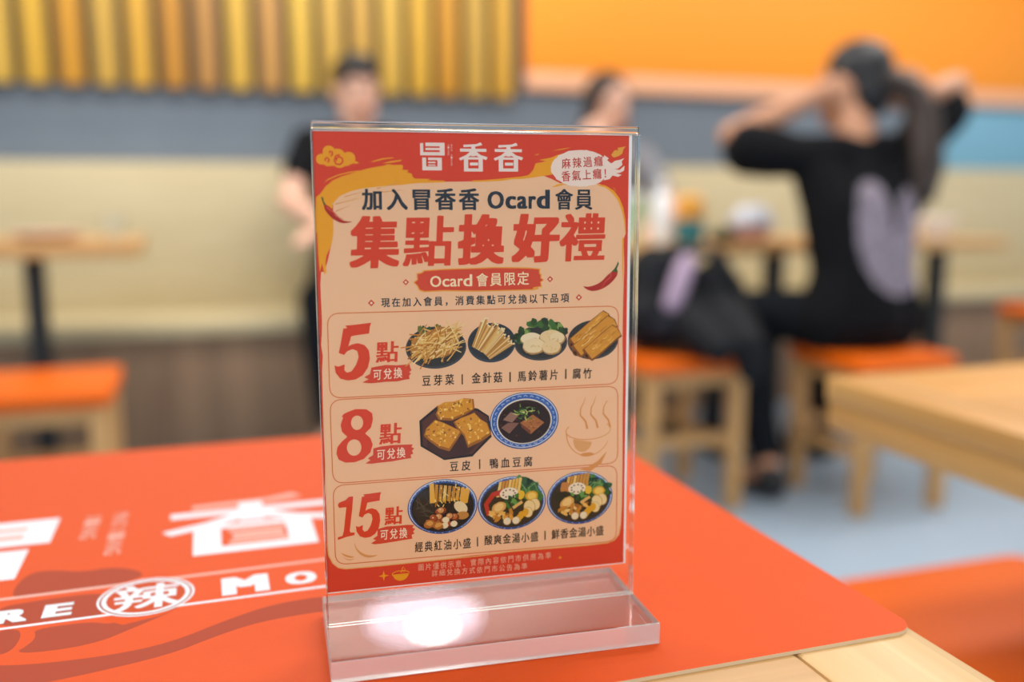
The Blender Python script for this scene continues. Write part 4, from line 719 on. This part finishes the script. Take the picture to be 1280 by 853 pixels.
# the three offers
BRN = '#33231c'
for i in range(3):
    cs = [V(c_) for c_ in DP['boxes'][i]]; pts = []
    for j in range(4):
        a, b_, c_ = cs[j - 1], cs[j], cs[(j + 1) % 4]; r_ = 5.5
        p0 = b_ + (a - b_).normalized() * r_; p1 = b_ + (c_ - b_).normalized() * r_
        for u in range(7):
            u /= 6; pts.append(tuple(p0 * (1 - u) ** 2 + b_ * 2 * u * (1 - u) + p1 * u * u))
    q = I(24); q.stroke(pts, .42, '#dc7038', closed=True); fr = q.build('offer_frame', M_ink, po)
    q = I(30)
    for pg in DP['numpoly'][i]: q.poly(pg, TIT)
    if i == 1:
        for bx in DP['eight']: q.ell(bx[0], bx[1], bx[2] / 2, bx[3] / 2, PEACH, 28)
    q.build('points_numeral', M_ink, fr)
    q = I(30); q.glyph('點', *DP['dian'][i], TIT, .010, wx=.028, fit=True, shear=.05); q.build('points_lettering', M_ink, fr)
    q = I(60); q.poly(DP['blob'][i], '#d9462c'); q.text(DP['kdh'][i], '#fbe3c6', .007, wx=.012, shear=.04); q.build('redeem_brush_label', M_ink, fr)
    q = I(30)
    for rw in DP['lab'][i]: q.text(rw, BRN, .01, wx=.018)
    for bx in DP['bars'][i]: q.poly([(bx[0] - bx[2] / 2, bx[1] - bx[3] / 2), (bx[0] + bx[2] / 2, bx[1] - bx[3] / 2), (bx[0] + bx[2] / 2, bx[1] + bx[3] / 2), (bx[0] - bx[2] / 2, bx[1] + bx[3] / 2)], BRN)
    q.build('dish_lettering', M_ink, fr)
q = I(30); q.text(DP['ft1'], '#f0b090', .003); q.text(DP['ft2'], '#f0b090', .003); q.build('footer_lettering', M_ink, po)
def star(bx):
    q = I(30); w = bx[3] / 2; k_ = .28 * w
    q.poly([(bx[0] + (w if j % 2 == 0 else k_) * math.cos(R(45 * j + 90)), bx[1] + (w if j % 2 == 0 else k_) * math.sin(R(45 * j + 90))) for j in range(8)], GOLD); q.build('star_mark', M_ink, po)
for bx in DP['star']: star(bx)
def half(cx, cy, rx, ry, a0=180, a1=360, n=20): return [(cx + rx * math.cos(R(a0 + (a1 - a0) * j / n)), cy + ry * math.sin(R(a0 + (a1 - a0) * j / n))) for j in range(n + 1)]
bx = DP['ftbowl']; q = I(30); x, y, w, hh = bx[0], bx[1], bx[2] / 2, bx[3] / 2
q.stroke(half(x, y, w, hh * .38, 0, 340), .35, GOLD); q.poly(half(x, y - .1, w * .9, hh * .85), GOLD); q.stroke([(x, y + .6), (x + 1, y + 1.6), (x + .6, y + 2.4), (x + 1.4, y + 3.4)], .4, GOLD); q.stroke([(x + 1.2, y + .6), (x + 2, y + 1.6), (x + 1.8, y + 2.6)], .3, GOLD)
q.build('bowl_emblem', M_ink, po)
# chillies and drawn accents
for pts, stem in zip(DP['chili'], DP['chilistem']):
    q = I(40); q.poly(chaikin(pts), '#b3261c')
    c_ = [tuple((V(pts[j]) * .72 + V(pts[-1 - j]) * .28)) for j in range(1, len(pts) // 2)]
    if len(c_) > 1: q.stroke(c_, .8, '#d8503a', .2)
    q.poly(stem, '#3c5a2c'); q.build('chili_picture', M_ink, po, 'red chilli with a green stem')
q = I(40)
for s_ in DP['arc']: q.poly(chaikin(s_), '#e09a58')
q.build('sketched_sprout', M_ink, po)

# ---- dish pictures
def leaf(q, x, y, w, h_, rot, col, rnd, n=14): q.ell(x, y, w, h_, col, n, rot, .22, rnd)
def plate(q, bx, col='#30302f', rim='#46464a'):
    x, y, w, h_ = bx[0], bx[1], bx[2] / 2, bx[3] / 2
    q.ell(x, y, w, h_, rim, 48); q.ell(x, y + h_ * .04, w * .95, h_ * .92, col, 48); return x, y, w, h_
d = DP['dish']
q = I(40); rnd = random.Random(1); x, y, w, h_ = plate(q, d[0])
for j in range(9): leaf(q, x + rnd.uniform(-.55, .6) * w, y + rnd.uniform(.55, .98) * h_, 1.6, 1.1, rnd.random() * 3, rnd.choice(['#4a5a2a', '#35502c', '#6a7030']), rnd)
q.ell(x - w * .02, y + h_ * .22, w * .86, h_ * .70, '#b97a34', 30, .25, .08, rnd)
for j in range(95):
    a = rnd.gauss(.65, .55); L = rnd.uniform(.25, .6) * w; cx = x + rnd.uniform(-.62, .62) * w; cy = y + rnd.uniform(-.38, .8) * h_ + (cx - x) * .12
    dx, dy = math.cos(a) * L, math.sin(a) * L * .8; bend = rnd.uniform(-.9, .9)
    q.stroke([(cx - dx, cy - dy), (cx - dx * .3, cy - dy * .3 + bend), (cx + dx * .4, cy + dy * .4 + bend), (cx + dx, cy + dy)], rnd.uniform(.5, .8), rnd.choice(['#e9b765', '#f0c878', '#dba04a', '#c9822e', '#f4d694', '#a8641f']), .4)
q.build('dish_picture', M_ink, po, 'bean sprouts on a black plate')
q = I(40); rnd = random.Random(2); x, y, w, h_ = plate(q, d[1], '#2d3138', '#3c4450')
for g, (bx_, by_, a0, L, sp) in enumerate(((-.62, -.30, 58, 1.55, .20), (-.25, -.62, 44, 1.45, .20))):
    px_, py_ = x + bx_ * w, y + by_ * h_
    for j in range(26):
        u = j / 25 - .5; a = R(a0 + u * 26); st_ = V((px_ - math.sin(R(a0)) * u * 5, py_ + math.cos(R(a0)) * u * 5)); en = st_ + V((math.cos(a), math.sin(a) * .95)) * (L * w * (.78 + rnd.uniform(-.1, .1)))
        q.stroke([tuple(st_), tuple(en)], .75, rnd.choice(['#e8c07c', '#dba95a', '#f0d49a', '#c98f46', '#b97c38']), .42); 
        if j % 2 == 0: q.ell(en.x, en.y, .55, .5, '#f2d8a4', 8)
q.build('dish_picture', M_ink, po, 'enoki mushrooms on a black plate')
q = I(40); rnd = random.Random(5); x, y, w, h_ = plate(q, d[2])
for j in range(46):
    a = R(rnd.uniform(15, 172)); rr = rnd.uniform(.72, 1.18); leaf(q, x + math.cos(a) * w * rr * .86, y + math.sin(a) * h_ * rr + .5, 2.0, 1.5, rnd.random() * 3, rnd.choice(['#2f4a22', '#3f6a2c', '#58803a', '#24381c', '#86a04e']), rnd)
for cx, cy, rx, ry in ((-.36, .22, .42, .36), (.38, .30, .45, .40), (.62, .2, .30, .36), (-.26, -.18, .44, .46), (.40, -.28, .38, .42)):
    q.ell(x + cx * w, y + cy * h_, rx * w, ry * h_, '#b98a54', 30, 0, .03, rnd); q.ell(x + cx * w - .2, y + cy * h_ + .4, rx * w * .92, ry * h_ * .9, rnd.choice(['#f0d4a6', '#ecca96', '#f4dcb4']), 30, 0, .03, rnd)
    for j in range(5): q.ell(x + (cx + rnd.uniform(-.2, .2)) * w, y + (cy + rnd.uniform(-.2, .2)) * h_, rnd.uniform(.3, .8), rnd.uniform(.2, .5), '#e4bd84', 10)
q.build('dish_picture', M_ink, po, 'potato slices with lettuce on a black plate')
q = I(40); rnd = random.Random(6); x, y, w, h_ = plate(q, d[3])
for (cx, cy, L, hw) in ((-.12, .52, .98, .26), (.06, .18, 1.05, .30), (.36, -.16, .85, .30)):
    a = R(38); ca, sa = math.cos(a), math.sin(a)
    Pp = lambda u, v: (x + cx * w + (u * L * ca - v * hw * sa) * w * .95, y + cy * h_ + (u * L * sa + v * hw * ca) * w * .95)
    q.poly([Pp(-.9, -1.05), Pp(-.3, -1.12), Pp(.4, -1.02), Pp(.92, -1.1), Pp(1.0, 0), Pp(.9, 1.02), Pp(.2, 1.1), Pp(-.5, 1.0), Pp(-.95, 1.05), Pp(-1.03, 0)], '#8c4f16')
    q.poly([Pp(-.85, -.8), Pp(-.2, -.9), Pp(.5, -.8), Pp(.92, -.85), Pp(.96, .2), Pp(.85, .95), Pp(0, .98), Pp(-.85, .92)], '#d8922e')
    for j in range(16):
        u, v = rnd.uniform(-.8, .7), rnd.uniform(-.8, .8); q.stroke([Pp(u, v), Pp(u + .12, v + rnd.uniform(-.2, .2)), Pp(u + .3, v + rnd.uniform(-.15, .15))], .5, rnd.choice(['#f0bc5c', '#e8a63c', '#b06a1c', '#f6cf80', '#c47a24']), .2)
    e0 = Pp(-.97, 0); q.ell(e0[0], e0[1], w * .09, w * .14, '#7a4312', 16, a); q.ell(e0[0], e0[1], w * .045, w * .08, '#3a200c', 12, a)
q.build('dish_picture', M_ink, po, 'tofu skin rolls on a black plate')
q = I(40); rnd = random.Random(7); q.poly(DP['oct'], '#241d1c'); q.poly(DP['octin'], '#5a3026')
q.poly([tuple(V(p_) * .8 + V((56.3, 60)) * .2) for p_ in DP['octin']], '#462520')
for tp in DP['tofu']:
    cx = sum(p_[0] for p_ in tp) / len(tp); cy = sum(p_[1] for p_ in tp) / len(tp); q.poly(tp, '#a4621a')
    q.poly([(cx + (a - cx) * .92, cy + .5 + (b_ - cy) * .88) for a, b_ in tp], '#dc9426')
    for j in range(60):
        a = rnd.choice(tp); u = rnd.random() ** .6 * .85; X_, Y_ = cx + (a[0] - cx) * u, cy + (a[1] - cy) * u
        leaf(q, X_, Y_, rnd.uniform(.3, 1.0), rnd.uniform(.25, .55), rnd.random() * 3, rnd.choice(['#efb53e', '#f6c95a', '#c67c20', '#8e5214', '#e2a02e', '#fad27a']), rnd, 9)
q.build('dish_picture', M_ink, po, 'fried tofu skin on a dark octagonal tray')
def blue_bowl(q, bx, rnd, wide=.80, inner='#2a1812', lip='#e6dccb'):
    x, y, w, h_ = bx[0], bx[1], bx[2] / 2, bx[3] / 2
    q.ell(x, y, w, h_, '#1d3f86', 56); q.ell(x, y + .15, w * .97, h_ * .965, '#d5dbe6', 56); q.ell(x, y + .15, w * .945, h_ * .935, '#3c62ac', 56)
    for j in range(30):
        a = 2 * math.pi * j / 30; r_ = (wide + .96) / 2; q.stroke([(x + math.cos(a) * w * r_ * .97, y + math.sin(a) * h_ * r_ * .97), (x + math.cos(a + .09) * w * r_ * 1.02, y + math.sin(a + .09) * h_ * r_ * 1.02), (x + math.cos(a + .12) * w * r_ * .96, y + math.sin(a + .12) * h_ * r_ * .96)], .35, '#b9c6e0')
    q.ell(x, y - .3, w * wide, h_ * wide, lip, 50); q.ell(x, y - .4, w * (wide - .035), h_ * (wide - .04), inner, 50)
    return x, y - .3, w * wide, h_ * wide
q = I(40); rnd = random.Random(9); x, y, w, h_ = blue_bowl(q, d[5], rnd, .80, '#3a1a10')
q.ell(x, y - .3, w * .9, h_ * .88, '#2c1510', 40)
for j in range(30): q.ell(x + rnd.gauss(0, .4) * w, y + rnd.gauss(-.1, .35) * h_, .5, .35, rnd.choice(['#6a3018', '#7a3c1c', '#1c0e0a']), 8)
q.poly([(x - .78 * w, y + .12 * h_), (x - .5 * w, y + .45 * h_), (x - .2 * w, y + .3 * h_), (x - .45 * w, y - .02 * h_)], '#9a6e5a'); q.poly([(x - .85 * w, y - .22 * h_), (x - .6 * w, y - .02 * h_), (x - .2 * w, y - .05 * h_), (x - .55 * w, y - .5 * h_)], '#8a5c4c')
q.poly([(x - .16 * w, y - .05 * h_), (x + .3 * w, y + .28 * h_), (x + .72 * w, y - .1 * h_), (x + .22 * w, y - .58 * h_)], '#b06a34'); q.poly([(x - .16 * w, y - .05 * h_), (x + .22 * w, y - .42 * h_), (x + .22 * w, y - .6 * h_), (x - .1 * w, y - .25 * h_)], '#7a3e1e')
for j in range(18): q.ell(x + .28 * w + rnd.uniform(-.28, .28) * w, y - .12 * h_ + rnd.uniform(-.2, .2) * h_, .45, .3, rnd.choice(['#8a4a22', '#c88444']), 8)
for j in range(34): a = rnd.uniform(0, 3.1); X_, Y_ = x + rnd.gauss(-.05, .2) * w, y + rnd.gauss(.38, .17) * h_; q.stroke([(X_, Y_), (X_ + math.cos(a) * 2.2, Y_ + math.sin(a) * 1.6)], .6, rnd.choice(['#4c7a34', '#7a9a3e', '#a8b84c', '#2f5626', '#c8cc70']), .25)
q.build('dish_picture', M_ink, po, 'duck blood and tofu in a blue patterned bowl')
bx = d[6]; q = I(40); x, y, w, h_ = bx[0], bx[1], bx[2] / 2, bx[3] / 2
LO = '#e0944e'
q.stroke(half(x, y - h_ * .05, w, h_ * .28, 150, 395), .45, LO, .3); q.stroke(half(x, y - h_ * .1, w * .98, h_ * .72, 180, 335), .5, LO, .3); q.poly(half(x - w * .25, y - h_ * .35, w * .42, h_ * .34, 170, 350) , '#e4a468'); q.ell(x - w * .05, y - h_ * .78, w * .3, h_ * .06, LO, 20)
for dx, hgt in ((-.35, .95), (.12, .98), (.68, .80)): q.stroke([(x + (dx + .30) * w, y + .0 * h_), (x + (dx + .22) * w, y + .22 * h_), (x + (dx - .02) * w, y + .42 * h_), (x + (dx + .0) * w, y + .62 * h_), (x + (dx + .14) * w, y + .8 * h_), (x + (dx + .2) * w, y + hgt * h_)], 1.1, LO, .15)
q.poly([(x - .4 * w, y - 1.22 * h_), (x, y - 1.16 * h_), (x + .45 * w, y - 1.0 * h_), (x + .85 * w, y - .72 * h_), (x + .6 * w, y - 1.08 * h_), (x + .1 * w, y - 1.3 * h_)], LO)
q.build('steaming_bowl_drawing', M_ink, po, 'pale orange line drawing of a steaming bowl')
q = I(40); rnd = random.Random(11); x, y, w, h_ = blue_bowl(q, d[7], rnd, .93, '#241a16', '#34508c')
q.ell(x - .45 * w, y + .05 * h_, w * .45, h_ * .7, '#33281f', 26, 0, .05, rnd)
for j in range(12): q.stroke([(x - rnd.uniform(.3, .85) * w, y + rnd.uniform(-.4, .6) * h_), (x - rnd.uniform(.3, .8) * w, y + rnd.uniform(-.4, .6) * h_)], .4, '#54473c', .2)
for j in range(9): q.poly([(x + (-.4 + j * .13) * w, y + .25 * h_), (x + (-.36 + j * .135) * w, y + (.95 - .03 * j) * h_), (x + (-.27 + j * .135) * w, y + (.93 - .03 * j) * h_), (x + (-.30 + j * .13) * w, y + .2 * h_)], rnd.choice(['#e8b450', '#dca038', '#f0c468', '#c98a2a']))
for j in range(40): X_, Y_ = x + rnd.uniform(-.25, .5) * w, y + rnd.uniform(.1, .75) * h_; q.stroke([(X_, Y_), (X_ + rnd.uniform(-1, 1), Y_ + rnd.uniform(-2, 2))], .45, rnd.choice(['#f2cf78', '#d89a34', '#b4701e', '#f6dc98']))
q.poly([(x + .52 * w, y + .05 * h_), (x + .56 * w, y + .7 * h_), (x + .84 * w, y + .62 * h_), (x + .76 * w, y + .1 * h_)], '#e8a83c'); q.poly([(x - .40 * w, y + .2 * h_), (x - .40 * w, y + .95 * h_), (x - .27 * w, y + .98 * h_), (x - .24 * w, y + .2 * h_)], '#eeb044')
q.ell(x + .55 * w, y - .05 * h_, w * .24, h_ * .2, '#ecd0a0', 20, -.7); q.ell(x + .6 * w, y - .38 * h_, w * .2, h_ * .16, '#c4843c', 18)
for j in range(15): X_, Y_ = x + rnd.uniform(-.4, .4) * w, y - rnd.uniform(.1, .72) * h_; q.ell(X_, Y_, 1.9, 1.7, '#7a3418', 16); q.ell(X_ - .2, Y_ + .2, 1.55, 1.35, rnd.choice(['#c06a34', '#b05424', '#d8965c', '#a84a22']), 16); q.ell(X_ - .5, Y_ + .6, .5, .4, '#ecc090', 10)
for cx, cy in ((.05, -.72), (.33, -.68), (.08, -.5)): q.ell(x + cx * w, y + cy * h_, 1.7, 1.5, '#f0d8b0', 16)
for cx, cy in ((-.42, -.6), (-.15, -.7)):
    q.ell(x + cx * w, y + cy * h_, 2.6, 2.1, '#b0682a', 12, 0, .2, rnd); q.ell(x + cx * w, y + cy * h_ + .3, 1.8, 1.3, '#dc9a4a', 12, 0, .2, rnd)
q.build('dish_picture', M_ink, po, 'brown meatballs and yellow strips in a blue bowl')
for di, chili_red, sd in ((8, True, 12), (9, False, 13)):
    q = I(40); rnd = random.Random(sd); x, y, w, h_ = blue_bowl(q, d[di], rnd, .93, '#3a2c1c', '#34508c')
    for j in range(28): a = R(rnd.uniform(5, 78)); rr = rnd.uniform(.45, 1.02); leaf(q, x + math.cos(a) * w * rr, y + math.sin(a) * h_ * rr, 2.4, 1.8, rnd.random() * 3, rnd.choice(['#23401f', '#2f5a28', '#1a3018', '#47722f', '#5d8a40']), rnd)
    for j in range(10): q.stroke([(x + rnd.uniform(.15, .8) * w, y + rnd.uniform(.2, .9) * h_), (x + rnd.uniform(.2, .85) * w, y + rnd.uniform(.2, .9) * h_)], .3, '#86a860', .1)
    for j in range(7): b0 = -.5 + j * .105; q.poly([(x + b0 * w, y + .3 * h_), (x + (b0 + .1) * w, y + (.92 + .02 * j) * h_), (x + (b0 + .185) * w, y + (.92 + .015 * j) * h_), (x + (b0 + .09) * w, y + .3 * h_)], rnd.choice(['#e8ae44', '#f0c264', '#cf8a2c']))
    if chili_red: q.stroke([(x - .3 * w, y + .5 * h_), (x - .6 * w, y + .42 * h_), (x - .82 * w, y + .05 * h_), (x - .74 * w, y - .4 * h_)], 2.8, '#c43422', 2.0)
    else: q.ell(x - .5 * w, y + .45 * h_, w * .15, h_ * .28, '#c87c34', 14, 0, .1, rnd); q.ell(x - .55 * w, y + .1 * h_, w * .3, h_ * .22, '#2c2a1c', 18, 0, .15, rnd)
    q.ell(x - .1 * w, y + .42 * h_, w * .29, h_ * .24, '#f2ddc0', 28)
    for j in range(9): a = 2 * math.pi * j / 9; q.ell(x - .1 * w + math.cos(a) * w * .19, y + .42 * h_ + math.sin(a) * h_ * .15, .55, .45, '#9a6e54', 10)
    q.ell(x + .62 * w, y + .25 * h_, w * .2, h_ * .2, '#e0a02c', 20, 0, .06, rnd); q.ell(x + .62 * w, y + .25 * h_, w * .14, h_ * .14, '#f2c860', 16)
    q.ell(x + .27 * w, y + .32 * h_, w * .12, h_ * .18, '#ecb832', 14, 0, .15, rnd)
    for cx, cy, r_ in ((.72, -.1, .2), (.55, -.18, .22), (.5, -.4, .18)): q.ell(x + cx * w, y + cy * h_, r_ * w * .85, r_ * h_ * 1.25, '#c8954c', 20, .3); q.ell(x + cx * w, y + cy * h_, r_ * w * .76, r_ * h_ * 1.14, '#f0cf94', 20, .3)
    for j in range(24): leaf(q, x + rnd.gauss(.02, .15) * w, y + rnd.gauss(.08, .12) * h_, 1.2, .7, rnd.random() * 3, rnd.choice(['#2c5426', '#3e7430', '#1e3c1c', '#6c9a48']), rnd)
    q.ell(x - .42 * w, y - .12 * h_, w * .24, h_ * .22, '#e0a456', 16, .5, .06, rnd); q.ell(x - .42 * w, y - .1 * h_, w * .16, h_ * .15, '#f0c47c', 14, .5, .06, rnd)
    for j in range(16): leaf(q, x + rnd.uniform(-.65, .3) * w, y - rnd.uniform(.25, .62) * h_, 1.9, .9, rnd.random() * 3, rnd.choice(['#dd9a3e', '#c8812c', '#ecb458', '#a8641e', '#f0c478']), rnd)
    for cx, cy in ((.28, -.5), (.42, -.4), (.2, -.62)): q.ell(x + cx * w, y + cy * h_, w * .1, h_ * .17, '#e2a024', 14, -.3)
    q.stroke([(x + .02 * w, y - .18 * h_), (x + .32 * w, y + .05 * h_)], 1.5, '#e6b064', 1.5)
    for cx in (-.16, .12): q.ell(x + cx * w, y - .70 * h_, w * .125, h_ * .155, '#c9a074', 20); q.ell(x + cx * w - .1, y - .69 * h_, w * .112, h_ * .14, '#efd9b4', 20)
    q.build('dish_picture', M_ink, po, 'mixed vegetables with lotus root%s in a blue bowl' % (' and a red chilli' if chili_red else ''))
